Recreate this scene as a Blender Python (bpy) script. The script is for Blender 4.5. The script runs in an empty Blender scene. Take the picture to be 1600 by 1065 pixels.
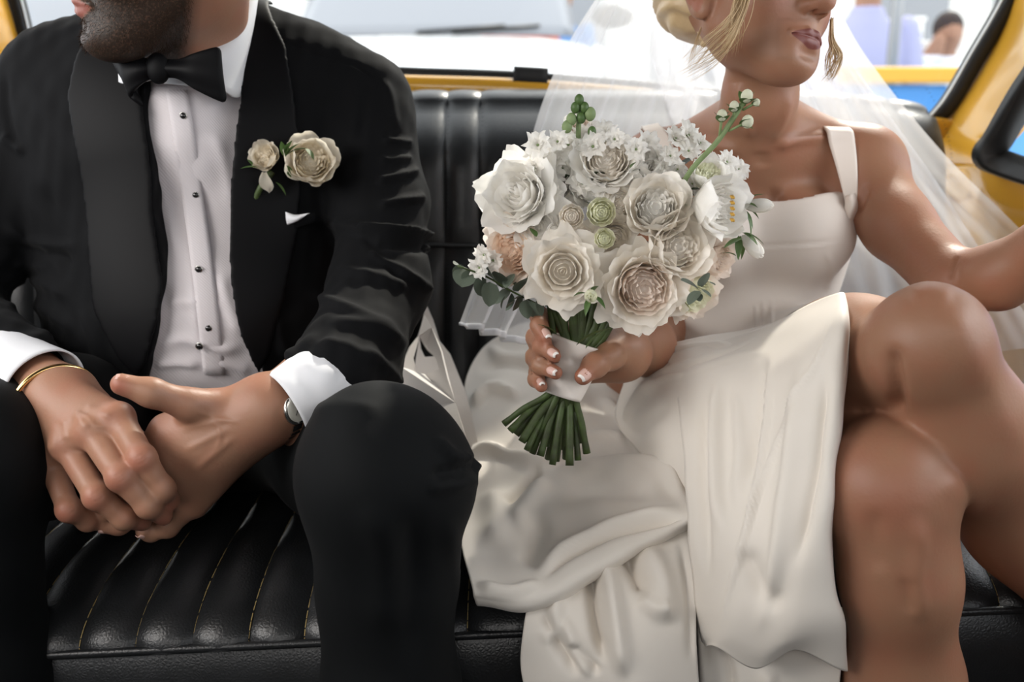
import bpy, math, random
import numpy as np
from mathutils import Vector, Matrix, Euler
rnd = random.Random(7)
S = bpy.context.scene
C = S.collection
# ---------------------------------------------------------------- camera
FPX, CX, CY = 1500.0, 800.0, 532.5
PITCH = math.radians(14.0); CAMZ = 0.88
cam = bpy.data.objects.new('camera', bpy.data.cameras.new('camera')); C.objects.link(cam)
cam.location = (0, 0, CAMZ); cam.rotation_euler = (math.pi/2 - PITCH, 0, 0)
cam.data.sensor_width = 36.0; cam.data.lens = FPX/1600*36
cam.data.clip_start = 0.02
cam.data.dof.use_dof = True; cam.data.dof.focus_distance = 0.95; cam.data.dof.aperture_fstop = 4.0
S.camera = cam
# ---------------------------------------------------------------- exposure, sky and daylight
S.view_settings.view_transform = 'Standard'; S.view_settings.look = 'None'
S.view_settings.exposure = 0.55; S.view_settings.gamma = 1.0
try: S.view_settings.use_curve_mapping = False
except Exception: pass
w = bpy.data.worlds.new('sky'); S.world = w; w.use_nodes = True
w.node_tree.nodes['Background'].inputs[0].default_value = (0.93, 0.96, 1.0, 1)
w.node_tree.nodes['Background'].inputs[1].default_value = 1.9
def area(name, loc, target, sx, sy, power, col):
    l = bpy.data.lights.new(name, 'AREA'); l.shape = 'RECTANGLE'; l.size = sx; l.size_y = sy
    l.energy = power; l.color = col
    o = bpy.data.objects.new(name, l); C.objects.link(o); o.location = loc
    o.rotation_euler = (Vector(target)-Vector(loc)).to_track_quat('-Z', 'Y').to_euler()
    return o
area('daylight_near_window', (-1.0, 0.35, 1.2), (0.1, 1.0, 0.5), 0.9, 0.5, 8.0, (1.0, 0.95, 0.9))
area('daylight_windscreen', (-0.1, -0.7, 1.3), (0.2, 1.1, 0.6), 1.0, 0.4, 5.5, (1.0, 0.97, 0.94))
area('daylight_far_window', (1.05, 0.75, 1.3), (0.2, 1.0, 0.5), 0.6, 0.4, 4.0, (0.95, 0.97, 1.0))
sun = bpy.data.lights.new('sun', 'SUN'); sun.energy = 3.0; sun.angle = math.radians(3); sun.color = (1, .93, .82)
sun_o = bpy.data.objects.new('sun', sun); C.objects.link(sun_o)
sun_o.rotation_euler = (Vector((-0.35, -0.75, -0.75))).to_track_quat('-Z', 'Y').to_euler()
# ---------------------------------------------------------------- geometry helpers
def W(u, v, Y):
    """world point at depth Y seen at photograph pixel (u, v)"""
    u = np.asarray(u, float); v = np.asarray(v, float); Y = np.asarray(Y, float)
    yc = (CY - v)/FPX
    d = Y/(math.cos(PITCH) + yc*math.sin(PITCH))
    return np.stack(np.broadcast_arrays((u-CX)/FPX*d, Y, CAMZ + d*(-math.sin(PITCH) + yc*math.cos(PITCH))), -1)
def WZ(u, v, z):
    """world point at height z seen at pixel (u, v)"""
    yc = (CY - v)/FPX
    d = (z-CAMZ)/(-math.sin(PITCH) + yc*math.cos(PITCH))
    return np.array([(u-CX)/FPX*d, d*(math.cos(PITCH)+yc*math.sin(PITCH)), z])
def proj(P):
    P = np.asarray(P); y = P[..., 1]; z = P[..., 2]-CAMZ
    d = y*math.cos(PITCH) - z*math.sin(PITCH)
    yc = y*math.sin(PITCH) + z*math.cos(PITCH)
    return CX + P[..., 0]/d*FPX, CY - yc/d*FPX, d
def PX(Y): return Y/1500.0          # size of a pixel in metres at about depth Y
def tag(o, label=None, cat=None, group=None, kind=None):
    if label: o['label'] = label
    if cat: o['category'] = cat
    if group: o['group'] = group
    if kind: o['kind'] = kind
    return o
def wpos(o):
    p = Vector((0, 0, 0))
    while o is not None: p += o.location; o = o.parent
    return np.array(p)
def empty(name, loc, label, cat, group=None):
    o = bpy.data.objects.new(name, None); C.objects.link(o); o.location = [float(x) for x in loc]
    o.empty_display_size = .05
    return tag(o, label, cat, group)
def rawmesh(name, V, F, mat, smooth=True, attr=None):
    me = bpy.data.meshes.new(name)
    V = np.asarray(V, np.float32).reshape(-1, 3)
    if isinstance(F, np.ndarray):
        n = F.shape[1]
        me.vertices.add(len(V)); me.vertices.foreach_set('co', V.ravel())
        me.loops.add(F.size); me.loops.foreach_set('vertex_index', F.astype(np.int32).ravel())
        me.polygons.add(len(F)); me.polygons.foreach_set('loop_start', np.arange(0, F.size, n, dtype=np.int32))
        me.update(calc_edges=True)
    else:
        me.from_pydata([tuple(map(float, p)) for p in V], [], [tuple(map(int, f)) for f in F]); me.update()
    if smooth: me.polygons.foreach_set('use_smooth', [True]*len(me.polygons))
    if attr is not None:
        for k, a in attr.items():
            at = me.attributes.new(k, 'FLOAT', 'POINT'); at.data.foreach_set('value', np.asarray(a, np.float32))
    if mat: me.materials.append(mat)
    return me
def obj(name, V, F, mat, parent=None, smooth=True, attr=None, **kw):
    V = np.asarray(V, float).reshape(-1, 3)
    if parent is not None: V = V - wpos(parent)
    o = bpy.data.objects.new(name, rawmesh(name, V, F, mat, smooth, attr)); C.objects.link(o)
    if parent is not None: o.parent = parent
    return tag(o, **kw) if kw else o
def join(parts):
    V, F, n = [], [], 0
    for v, f in parts:
        v = np.asarray(v, float).reshape(-1, 3); V.append(v); F += [tuple(int(i)+n for i in q) for q in f]; n += len(v)
    return np.concatenate(V), F
def inst(name, me, M, parent=None, **kw):
    o = bpy.data.objects.new(name, me); C.objects.link(o)
    if parent is not None:
        o.parent = parent; M = Matrix.Translation(-Vector(wpos(parent))) @ M
    o.matrix_local = M
    return tag(o, **kw) if kw else o
def box(lo, hi):
    x0, y0, z0 = lo; x1, y1, z1 = hi
    V = [(x0,y0,z0),(x1,y0,z0),(x1,y1,z0),(x0,y1,z0),(x0,y0,z1),(x1,y0,z1),(x1,y1,z1),(x0,y1,z1)]
    return V, [(0,3,2,1),(4,5,6,7),(0,1,5,4),(1,2,6,5),(2,3,7,6),(3,0,4,7)]
def bevel(o, w_=.003, n=2):
    m = o.modifiers.new('bevel', 'BEVEL'); m.width = w_; m.segments = n; m.limit_method = 'ANGLE'; return o
def solid(o, t, off=0):
    m = o.modifiers.new('thick', 'SOLIDIFY'); m.thickness = t; m.offset = off; return o
def catmull(P, n, closed=False):
    """resample the control points P along axis 0 to n samples"""
    P = np.asarray(P, float); m = len(P)
    if closed: Q = np.concatenate([P[-1:], P, P[:2]]); t = np.linspace(0, m, n, endpoint=False)
    else: Q = np.concatenate([2*P[:1]-P[1:2], P, 2*P[-1:]-P[-2:-1]]); t = np.linspace(0, m-1, n)
    i = np.minimum(t.astype(int), (m-1) if closed else m-2); s = (t-i).reshape((-1,)+(1,)*(P.ndim-1))
    a, b, c, d = Q[i], Q[i+1], Q[i+2], Q[i+3]
    return .5*(2*b + (c-a)*s + (2*a-5*b+4*c-d)*s*s + (3*b-a-3*c+d)*s**3)
def gridf(nu, nv, closed=False):
    F = []
    for i in range(nu if closed else nu-1):
        for j in range(nv-1):
            a = i*nv+j; b = ((i+1) % nu)*nv+j
            F.append((a, b, b+1, a+1))
    return np.array(F)
def surf(ctrl, nu, nv):
    g = catmull(catmull(np.asarray(ctrl, float), nu), 2) if False else None
    a = catmull(np.asarray(ctrl, float), nu)
    b = catmull(np.swapaxes(a, 0, 1), nv)
    return np.swapaxes(b, 0, 1)
def gnorm(G_):
    a = np.gradient(G_, axis=0); b = np.gradient(G_, axis=1)
    n = np.cross(a, b); n /= (np.linalg.norm(n, axis=-1, keepdims=True)+1e-12)
    return n
def polydist(u, v, pts):
    best = np.full(np.shape(u), 1e9); tt = np.zeros(np.shape(u)); L = 0
    seg = [math.dist(pts[i], pts[i+1]) for i in range(len(pts)-1)]; tot = sum(seg)
    for i in range(len(pts)-1):
        ax, ay = pts[i]; bx, by = pts[i+1]
        dx, dy = bx-ax, by-ay
        t = np.clip(((u-ax)*dx+(v-ay)*dy)/(dx*dx+dy*dy+1e-9), 0, 1)
        ex, ey = u-ax-t*dx, v-ay-t*dy
        d = np.hypot(ex, ey); sg = np.sign(dx*ey-dy*ex)
        m = d < np.abs(best)
        best = np.where(m, np.where(sg == 0, d, d*sg), best); tt = np.where(m, (L+t*seg[i])/tot, tt); L += seg[i]
    return best, tt
def folds(P, N, fl):
    """raise soft ridges / grooves on points P (along N turned to the camera) following polylines measured on the photograph"""
    u, v, d = proj(P)
    s = np.sign(-(N*(P-np.array([0, 0, CAMZ]))).sum(-1)); s[s == 0] = 1
    out = np.zeros(u.shape)
    for f in fl:
        pts, wd, h = f[0], f[1], f[2]; skew = f[3] if len(f) > 3 else 0
        cp = catmull(np.array(pts, float), max(8, 5*len(pts))) if len(pts) > 2 else np.array(pts, float)
        dd, t = polydist(u, v, [tuple(p) for p in cp])
        wl = np.where(dd > 0, wd*(1+skew), wd*(1-skew))
        end = np.sin(np.clip(np.minimum(t, 1-t)*4, 0, 1)*math.pi/2)**2 if (len(f) < 5 or f[4]) else 1
        out += h*np.exp(-(dd/wl)**2)*end
    return P + N*(s*out)[..., None]
def tube(path, r, n=10, cap=True, flat=None):
    P = np.asarray(path, float); m = len(P); r = np.broadcast_to(np.asarray(r, float), (m,))
    T = np.gradient(P, axis=0); T /= np.linalg.norm(T, axis=1, keepdims=True)+1e-12
    up = np.array([0, 0, 1.]) if abs(T[0][2]) < .9 else np.array([1., 0, 0])
    a = np.cross(T[0], up); a /= np.linalg.norm(a)
    V = []
    for i in range(m):
        a = a - T[i]*a.dot(T[i]); a /= np.linalg.norm(a)+1e-12
        b = np.cross(T[i], a)
        for k in range(n):
            th = 2*math.pi*k/n
            V.append(P[i] + r[i]*(math.cos(th)*a + math.sin(th)*b*(flat or 1)))
    F = [(i*n+k, i*n+(k+1) % n, (i+1)*n+(k+1) % n, (i+1)*n+k) for i in range(m-1) for k in range(n)]
    if cap: F += [tuple(range(n-1, -1, -1)), tuple((m-1)*n+k for k in range(n))]
    return np.array(V), F
def ellmesh(c, r, R=None, n=16, m=10):
    V = [np.array([0, 0, 1.])]
    for j in range(1, m):
        for i in range(n):
            V.append(np.array([math.sin(math.pi*j/m)*math.cos(2*math.pi*i/n), math.sin(math.pi*j/m)*math.sin(2*math.pi*i/n), math.cos(math.pi*j/m)]))
    V.append(np.array([0, 0, -1.])); V = np.array(V)*np.array(r)
    if R is not None: V = V @ np.array(R).T
    F = [(0, 1+i, 1+(i+1) % n) for i in range(n)]
    F += [(1+j*n+i, 1+(j+1)*n+i, 1+(j+1)*n+(i+1) % n, 1+j*n+(i+1) % n) for j in range(m-2) for i in range(n)]
    F += [(len(V)-1, 1+(m-2)*n+(i+1) % n, 1+(m-2)*n+i) for i in range(n)]
    return V+np.array(c), F
def poly_sd(X, Z, pts):
    """signed distance (negative inside) of 2-D points to a closed polygon"""
    best = np.full(np.shape(X), 1e9); ins = np.zeros(np.shape(X), bool); n = len(pts)
    for i in range(n):
        ax, ay = pts[i]; bx, by = pts[(i+1) % n]
        dx, dy = bx-ax, by-ay
        t = np.clip(((X-ax)*dx+(Z-ay)*dy)/(dx*dx+dy*dy+1e-12), 0, 1)
        best = np.minimum(best, np.hypot(X-ax-t*dx, Z-ay-t*dy))
        c = ((ay > Z) != (by > Z)) & (X < (bx-ax)*(Z-ay)/((by-ay) if abs(by-ay) > 1e-12 else 1e-12)+ax)
        ins ^= c
    return np.where(ins, -best, best)
# ---------------------------------------------------------------- implicit bodies: blended fields meshed as ONE continuous surface
class Shape:
    def __init__(s): s.ops = []
    def copy(s):
        c = Shape(); c.ops = list(s.ops); return c
    def cap(s, a, b, ra, rb, k=.01, flat=None, sub=False, pad=.0):
        a = np.array(a, float); b = np.array(b, float)
        nv = None
        if flat is not None:
            nv = np.array(flat[0], float); nv /= np.linalg.norm(nv); fs = flat[1]
        R = max(ra, rb)
        lo = np.minimum(a, b)-R; hi = np.maximum(a, b)+R
        def d(x, y, z):
            px, py, pz = x-a[0], y-a[1], z-a[2]
            ab = b-a
            if nv is not None:
                q = (px*nv[0]+py*nv[1]+pz*nv[2])
                px = px+(fs-1)*q*nv[0]; py = py+(fs-1)*q*nv[1]; pz = pz+(fs-1)*q*nv[2]
                ab = ab+(fs-1)*ab.dot(nv)*nv
            t = np.clip((px*ab[0]+py*ab[1]+pz*ab[2])/(ab.dot(ab)+1e-12), 0, 1)
            return np.sqrt((px-t*ab[0])**2+(py-t*ab[1])**2+(pz-t*ab[2])**2)-(ra+(rb-ra)*t)
        s.ops.append(('sub' if sub else 'add', d, lo, hi, k)); return s
    def chain(s, pts, rad, k=.01, flat=None, kend=None):
        for i in range(len(pts)-1): s.cap(pts[i], pts[i+1], rad[i], rad[i+1], kend if (kend and i == 0) else k, flat)
        return s
    def ell(s, c, r, R=None, k=.01, sub=False):
        c = np.array(c, float); r = np.array(r, float); Rm = np.eye(3) if R is None else np.array(R)
        ext = np.abs(Rm) @ r
        def d(x, y, z):
            px, py, pz = x-c[0], y-c[1], z-c[2]
            q = [(Rm[0, i]*px+Rm[1, i]*py+Rm[2, i]*pz) for i in range(3)]
            k0 = np.sqrt((q[0]/r[0])**2+(q[1]/r[1])**2+(q[2]/r[2])**2)
            k1 = np.sqrt((q[0]/r[0]**2)**2+(q[1]/r[1]**2)**2+(q[2]/r[2]**2)**2)
            return k0*(k0-1)/(k1+1e-9)
        s.ops.append(('sub' if sub else 'add', d, c-ext, c+ext, k)); return s
    def op(s, fn): s.ops.append(('fn', fn)); return s
    def shell(s, off, th): return s.op(lambda f, x, y, z: np.abs(f-off)-th)
    def grow(s, off): return s.op(lambda f, x, y, z: f-off)
    def clip(s, pts, y0=-9, y1=9):
        return s.op(lambda f, x, y, z: np.maximum(f, np.maximum(np.maximum(poly_sd(x[:, 0, :], z[:, 0, :] if z.ndim == 3 else z, pts)[:, None, :], y-y1), y0-y).astype(np.float32)))
    def cut(s, pts, y0=-9, y1=9):
        return s.op(lambda f, x, y, z: np.maximum(f, -np.maximum(np.maximum(poly_sd(x[:, 0, :], z[:, 0, :], pts)[:, None, :], y-y1), y0-y).astype(np.float32)))
    def group(s, sub, k=.004):
        s.ops.append(('grp', sub, k)); return s
    def bounds(s):
        L = [o[2] for o in s.ops if o[0] in ('add', 'sub')]; H = [o[3] for o in s.ops if o[0] in ('add', 'sub')]
        return np.min(L, 0), np.max(H, 0)
    def field(s, lo, hi, res, pad=.012):
        ax = [np.arange(lo[i], hi[i]+res, res, dtype=np.float32) for i in range(3)]
        f = np.full([len(a) for a in ax], 1.0, np.float32)
        for op in s.ops:
            if op[0] == 'fn':
                f = op[1](f, ax[0][:, None, None]+0*ax[2][None, None, :], ax[1][None, :, None], ax[2][None, None, :]+0*ax[0][:, None, None]).astype(np.float32); continue
            if op[0] == 'grp':
                g2 = op[1].field(lo, hi, res, pad); k = op[2]
                hh = np.maximum(k-np.abs(f-g2), 0)/k; f = (np.minimum(f, g2)-hh*hh*k*.25).astype(np.float32); continue
            kind, d, l, h, k = op
            m = k+pad+3*res; sl = []
            for i in range(3):
                i0 = max(0, int((l[i]-m-lo[i])/res)); i1 = min(len(ax[i]), int((h[i]+m-lo[i])/res)+2)
                sl.append(slice(i0, i1))
            if any(q.stop <= q.start for q in sl): continue
            if any(h[i]+m < lo[i] or l[i]-m > ax[i][-1] for i in range(3)): continue
            dd = d(ax[0][sl[0]][:, None, None], ax[1][sl[1]][None, :, None], ax[2][sl[2]][None, None, :]).astype(np.float32)
            g = f[tuple(sl)]
            if kind == 'add':
                hh = np.maximum(k-np.abs(g-dd), 0)/k
                f[tuple(sl)] = np.minimum(g, dd)-hh*hh*k*.25
            else:
                dd = -dd; hh = np.maximum(k-np.abs(g-dd), 0)/k
                f[tuple(sl)] = np.maximum(g, dd)+hh*hh*k*.25
        return f
    def mesh(s, lo, hi, res, pad=.012):
        lo = np.array(lo, float); f = s.field(lo, hi, res, pad)
        return nets(f, lo, res)
def nets(f, lo, res):
    ins = f < 0
    n = np.array(f.shape)
    c = np.zeros(n-1, np.int8)
    for i in (0, 1):
        for j in (0, 1):
            for k in (0, 1): c += ins[i:n[0]-1+i, j:n[1]-1+j, k:n[2]-1+k]
    act = (c > 0) & (c < 8)
    idx = np.argwhere(act); vid = np.full(n-1, -1, np.int32); vid[act] = np.arange(len(idx))
    acc = np.zeros((len(idx), 3)); cnt = np.zeros(len(idx))
    I = idx.T
    cor = [(i, j, k) for i in (0, 1) for j in (0, 1) for k in (0, 1)]
    val = {q: f[I[0]+q[0], I[1]+q[1], I[2]+q[2]] for q in cor}
    for a in cor:
        for ax in range(3):
            if a[ax] == 0:
                b = list(a); b[ax] = 1; b = tuple(b)
                fa, fb = val[a], val[b]; m = (fa < 0) != (fb < 0)
                t = np.where(m, fa/(fa-fb+1e-20), 0)
                p = np.tile(np.array(a, float), (len(idx), 1)); p[:, ax] += t
                acc += p*m[:, None]; cnt += m
    V = (idx+acc/np.maximum(cnt, 1)[:, None])*res+lo
    F = []
    for ax in range(3):
        o1, o2 = [(1, 2), (2, 0), (0, 1)][ax]
        sl0 = [slice(1, -1)]*3; sl0[ax] = slice(0, -1); sl1 = list(sl0); sl1[ax] = slice(1, None)
        a = ins[tuple(sl0)]; b = ins[tuple(sl1)]
        e = np.argwhere(a != b)
        if not len(e): continue
        s_ = a[tuple(e.T)]
        base = e.copy(); 
        for q in range(3):
            if q != ax: base[:, q] += 1
        def g(d1, d2):
            p = base.copy(); p[:, o1] -= d1; p[:, o2] -= d2
            return vid[p[:, 0], p[:, 1], p[:, 2]]
        q = np.stack([g(1, 1), g(0, 1), g(0, 0), g(1, 0)], 1)
        q[~s_] = q[~s_][:, ::-1]
        F.append(q)
    F = np.concatenate(F) if F else np.zeros((0, 4), int)
    return V, F[(F >= 0).all(1)]
def vnorm(V, F):
    n = np.zeros_like(V); q = V[F]
    fn = np.cross(q[:, 2]-q[:, 0], q[:, 3]-q[:, 1])
    for i in range(4): np.add.at(n, F[:, i], fn)
    return n/(np.linalg.norm(n, axis=1, keepdims=True)+1e-12)
def relax(V, F, it=2, lam=.5):
    E = np.concatenate([F[:, [0, 1]], F[:, [1, 2]], F[:, [2, 3]], F[:, [3, 0]]])
    for _ in range(it):
        a = np.zeros_like(V); c = np.zeros(len(V))
        for i, j in ((0, 1), (1, 0)):
            np.add.at(a, E[:, i], V[E[:, j]]); np.add.at(c, E[:, i], 1)
        V = V+lam*(a/np.maximum(c, 1)[:, None]-V)
    return V
def weld(parts):
    V = np.concatenate([p[0] for p in parts]); F = []; n = 0
    for p in parts: F.append(p[1]+n); n += len(p[0])
    return V, np.concatenate(F)
def wob(P, s, seed=0):
    """smooth noise of position, about -1..1"""
    r = np.random.RandomState(seed); out = 0
    for i in range(6):
        k = r.normal(size=3); k = k/np.linalg.norm(k)*(2*math.pi/s)*r.uniform(.6, 1.6)
        out = out+np.sin(P @ k+r.uniform(0, 6.28))
    return out/3.0
def frame(fwd, up):
    f = np.array(fwd, float); f /= np.linalg.norm(f); l = np.cross(np.array(up, float), f); l /= np.linalg.norm(l); u = np.cross(f, l)
    return np.stack([f, l, u], 1)          # columns: forward, left, up
# ---------------------------------------------------------------- materials
def nodes(m): return m.node_tree.nodes, m.node_tree.links
def mat(name, col, rough=.6, spec=.3, metal=0, sheen=0, bump=None, vary=None, coat=0, trans=0, sss=0, gloss_tint=None, bscale=(1, 1, 1)):
    m = bpy.data.materials.new(name); m.use_nodes = True; N, L = nodes(m); b = N['Principled BSDF']
    b.inputs['Base Color'].default_value = (*col, 1); b.inputs['Roughness'].default_value = rough
    b.inputs['Specular IOR Level'].default_value = spec; b.inputs['Metallic'].default_value = metal
    b.inputs['Sheen Weight'].default_value = sheen; b.inputs['Coat Weight'].default_value = coat
    if sss:
        b.inputs['Subsurface Weight'].default_value = sss; b.inputs['Subsurface Radius'].default_value = (.9, .35, .2); b.inputs['Subsurface Scale'].default_value = .012
    tc = N.new('ShaderNodeTexCoord')
    if vary:
        sc, amt, col2 = vary
        n = N.new('ShaderNodeTexNoise'); n.inputs['Scale'].default_value = sc; n.inputs['Detail'].default_value = 5
        L.new(tc.outputs['Object'], n.inputs['Vector'])
        r = N.new('ShaderNodeMapRange'); r.inputs[1].default_value = .35; r.inputs[2].default_value = .65; r.inputs[4].default_value = amt
        L.new(n.outputs['Fac'], r.inputs[0])
        x = N.new('ShaderNodeMix'); x.data_type = 'RGBA'; x.inputs[6].default_value = (*col, 1); x.inputs[7].default_value = (*col2, 1)
        L.new(r.outputs[0], x.inputs[0]); L.new(x.outputs[2], b.inputs['Base Color'])
    if bump:
        kind, sc, st, dist = bump
        mp = N.new('ShaderNodeMapping'); mp.inputs['Scale'].default_value = bscale; L.new(tc.outputs['Object'], mp.inputs[0])
        if kind == 'noise': t = N.new('ShaderNodeTexNoise'); t.inputs['Scale'].default_value = sc; t.inputs['Detail'].default_value = 6; o = t.outputs['Fac']
        elif kind == 'vor': t = N.new('ShaderNodeTexVoronoi'); t.inputs['Scale'].default_value = sc; t.feature = 'DISTANCE_TO_EDGE'; o = t.outputs['Distance']
        elif kind == 'wave': t = N.new('ShaderNodeTexWave'); t.inputs['Scale'].default_value = sc; t.bands_direction = 'DIAGONAL'; o = t.outputs['Fac']
        L.new(mp.outputs[0], t.inputs['Vector'])
        bp = N.new('ShaderNodeBump'); bp.inputs['Strength'].default_value = st; bp.inputs['Distance'].default_value = dist
        L.new(o, bp.inputs['Height']); L.new(bp.outputs[0], b.inputs['Normal'])
    if trans:
        out = N['Material Output']; t = N.new('ShaderNodeBsdfTranslucent'); t.inputs[0].default_value = (*col, 1)
        mx = N.new('ShaderNodeMixShader'); mx.inputs[0].default_value = trans
        L.new(b.outputs[0], mx.inputs[1]); L.new(t.outputs[0], mx.inputs[2]); L.new(mx.outputs[0], out.inputs[0])
    return m
def skinmat(name, col, red, lip, hairc=(.03, .019, .013)):
    m = mat(name, col, rough=.48, spec=.4, sss=.12, bump=('noise', 320, .12, .002))
    N, L = nodes(m); b = N['Principled BSDF']; tc = N.new('ShaderNodeTexCoord')
    n = N.new('ShaderNodeTexNoise'); n.inputs['Scale'].default_value = 28; n.inputs['Detail'].default_value = 6; L.new(tc.outputs['Object'], n.inputs['Vector'])
    r = N.new('ShaderNodeMapRange'); r.inputs[1].default_value = .4; r.inputs[2].default_value = .7; r.inputs[4].default_value = .35; L.new(n.outputs['Fac'], r.inputs[0])
    prev = None
    def mixin(fac, c2, prev):
        x = N.new('ShaderNodeMix'); x.data_type = 'RGBA'; x.inputs[7].default_value = (*c2, 1)
        if prev is None: x.inputs[6].default_value = (*col, 1)
        else: L.new(prev, x.inputs[6])
        L.new(fac, x.inputs[0]); return x.outputs[2]
    prev = mixin(r.outputs[0], red, prev)
    for an, c2 in (('blush', red), ('lips', lip), ('stubble', hairc)):
        a = N.new('ShaderNodeAttribute'); a.attribute_name = an; fac = a.outputs['Fac']
        if an == 'stubble':
            n2 = N.new('ShaderNodeTexNoise'); n2.inputs['Scale'].default_value = 420; L.new(tc.outputs['Object'], n2.inputs['Vector'])
            mm = N.new('ShaderNodeMath'); mm.operation = 'MULTIPLY'; r2 = N.new('ShaderNodeMapRange'); r2.inputs[1].default_value = .3; r2.inputs[2].default_value = .5; r2.inputs[3].default_value = .82
            L.new(n2.outputs['Fac'], r2.inputs[0]); L.new(r2.outputs[0], mm.inputs[0]); L.new(fac, mm.inputs[1]); fac = mm.outputs[0]
        prev = mixin(fac, c2, prev)
    L.new(prev, b.inputs['Base Color'])
    return m
# ================================================================ materials
M = {}
M['leather'] = mat('black_leather', (.012, .013, .014), rough=.36, spec=.5, bump=('vor', 260, .25, .0015), vary=(30, .6, (.02, .021, .023)))
M['stitch'] = mat('thread', (.30, .22, .09), rough=.8)
M['stitch_dark'] = mat('dark_thread', (.07, .07, .07), rough=.8)
M['yellow'] = mat('yellow_paint', (.70, .36, .035), rough=.22, spec=.6, coat=.6)
M['rubber'] = mat('black_rubber', (.012, .012, .012), rough=.45, spec=.4)
M['chrome'] = mat('bright_trim', (.6, .6, .58), rough=.3, metal=1)
M['liner'] = mat('roof_lining', (.05, .05, .048), rough=.9)
M['carpet'] = mat('carpet', (.02, .02, .02), rough=1)
M['plastic'] = mat('black_plastic', (.015, .015, .015), rough=.5)
# ================================================================ cabin shell (the setting)
def struct(name, V, F, m, parent=None, smooth=False):
    return obj(name, V, F, m, parent, smooth, kind='structure')
struct('floor', *box((-1.0, -.9, -.02), (1.0, 1.45, 0)), M['carpet'])
struct('ceiling', *box((-1.0, -.9, 1.36), (1.0, 1.5, 1.40)), M['liner'])
# ---- seat: channels of leather with rolled front edge
YF, YB = .87, 1.345
def zc(x): return .412 + .026*x                       # bench sits a touch higher to one side
def yaw(x): return .045*x
edges = [-.985 + .0555*i for i in range(17)]
edges = [e for e in edges if e < -.09] + [-.045, .28] + [.28+.0555*i for i in range(1, 9)]
prof = []
for a in np.linspace(0, 1, 12): prof.append((YB-(YB-YF-.16)*a, 0.0))
for a in np.linspace(0, math.pi/2, 12)[1:]: prof.append((YF+.16-.16*math.sin(a), -.045*(1-math.cos(a))))
prof = np.array(prof)
seat = empty('bench_seat', (0, 1.1, .0), 'black leather bench seat with stitched channels and yellow thread, under the couple', 'seat')
stit = []
ch_V = None
for i in range(len(edges)-1):
    x0, x1 = edges[i], edges[i+1]; wch = x1-x0; n = 11 if wch < .1 else 31
    V = []
    for k in range(n):
        s = k/(n-1); x = x0+wch*s
        e = min(s, 1-s)*wch
        bulge = .0085*(1-math.exp(-e/.011)) 
        wav = .0022*wob(np.array([[x*1.0, i*3.3, 0]]), .3, 5)[0]
        for j, (y, z) in enumerate(prof):
            roll = 1 if j < 12 else (1-.0*(j-11)/12)
            nz = 1.0 if j < 12 else math.cos((j-11)/11*math.pi/2); ny = 0 if j < 12 else -math.sin((j-11)/11*math.pi/2)
            tt = bulge*roll + .0015*math.sin(y*37+i*1.7)
            V.append((x, y+yaw(x)+ny*tt, zc(x)+z+nz*tt-.0085))
    o = obj('seat_channel', V, gridf(n, len(prof)), M['leather'], seat)
    if True:
        for j in np.linspace(3, len(prof)-1.2, 70):
            a = int(j); f = j-a; y, z = prof[a]*(1-f)+prof[a+1]*f
            y2, z2 = prof[a]*(1-min(1, f+.28))+prof[a+1]*min(1, f+.28)
            stit.append((x0, y+yaw(x0), zc(x0)+z-.0075, y2+yaw(x0), zc(x0)+z2-.0075))
parts = []
for (x, y, z, y2, z2) in stit:
    w_ = .0005; parts.append(([(x-w_, y, z), (x+w_, y, z), (x+w_, y2, z2), (x-w_, y2, z2)], [(0, 1, 2, 3)]))
obj('stitching', *join(parts), M['stitch'], seat, kind='stuff', label='yellow thread along the channel seams')
xs = np.linspace(edges[0], edges[-1], 60)
path = [(x, YF+yaw(x)-.004, zc(x)-.051) for x in xs]
obj('piping', *tube(path, .0045, 8), M['leather'], seat)
fr = []
for x in xs:
    for (dy, z) in ((0.006, -.051), (-.004, -.06), (-.008, -.12), (0, -.22), (.03, -.36)):
        fr.append((x, YF+dy+yaw(x)+.001*math.sin(x*40), zc(x)+z))
obj('seat_front', fr, gridf(len(xs), 5), M['leather'], seat)
obj('seat_base', *box((-.98, .92, .01), (.72, 1.33, .30)), M['carpet'], seat)
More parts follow.
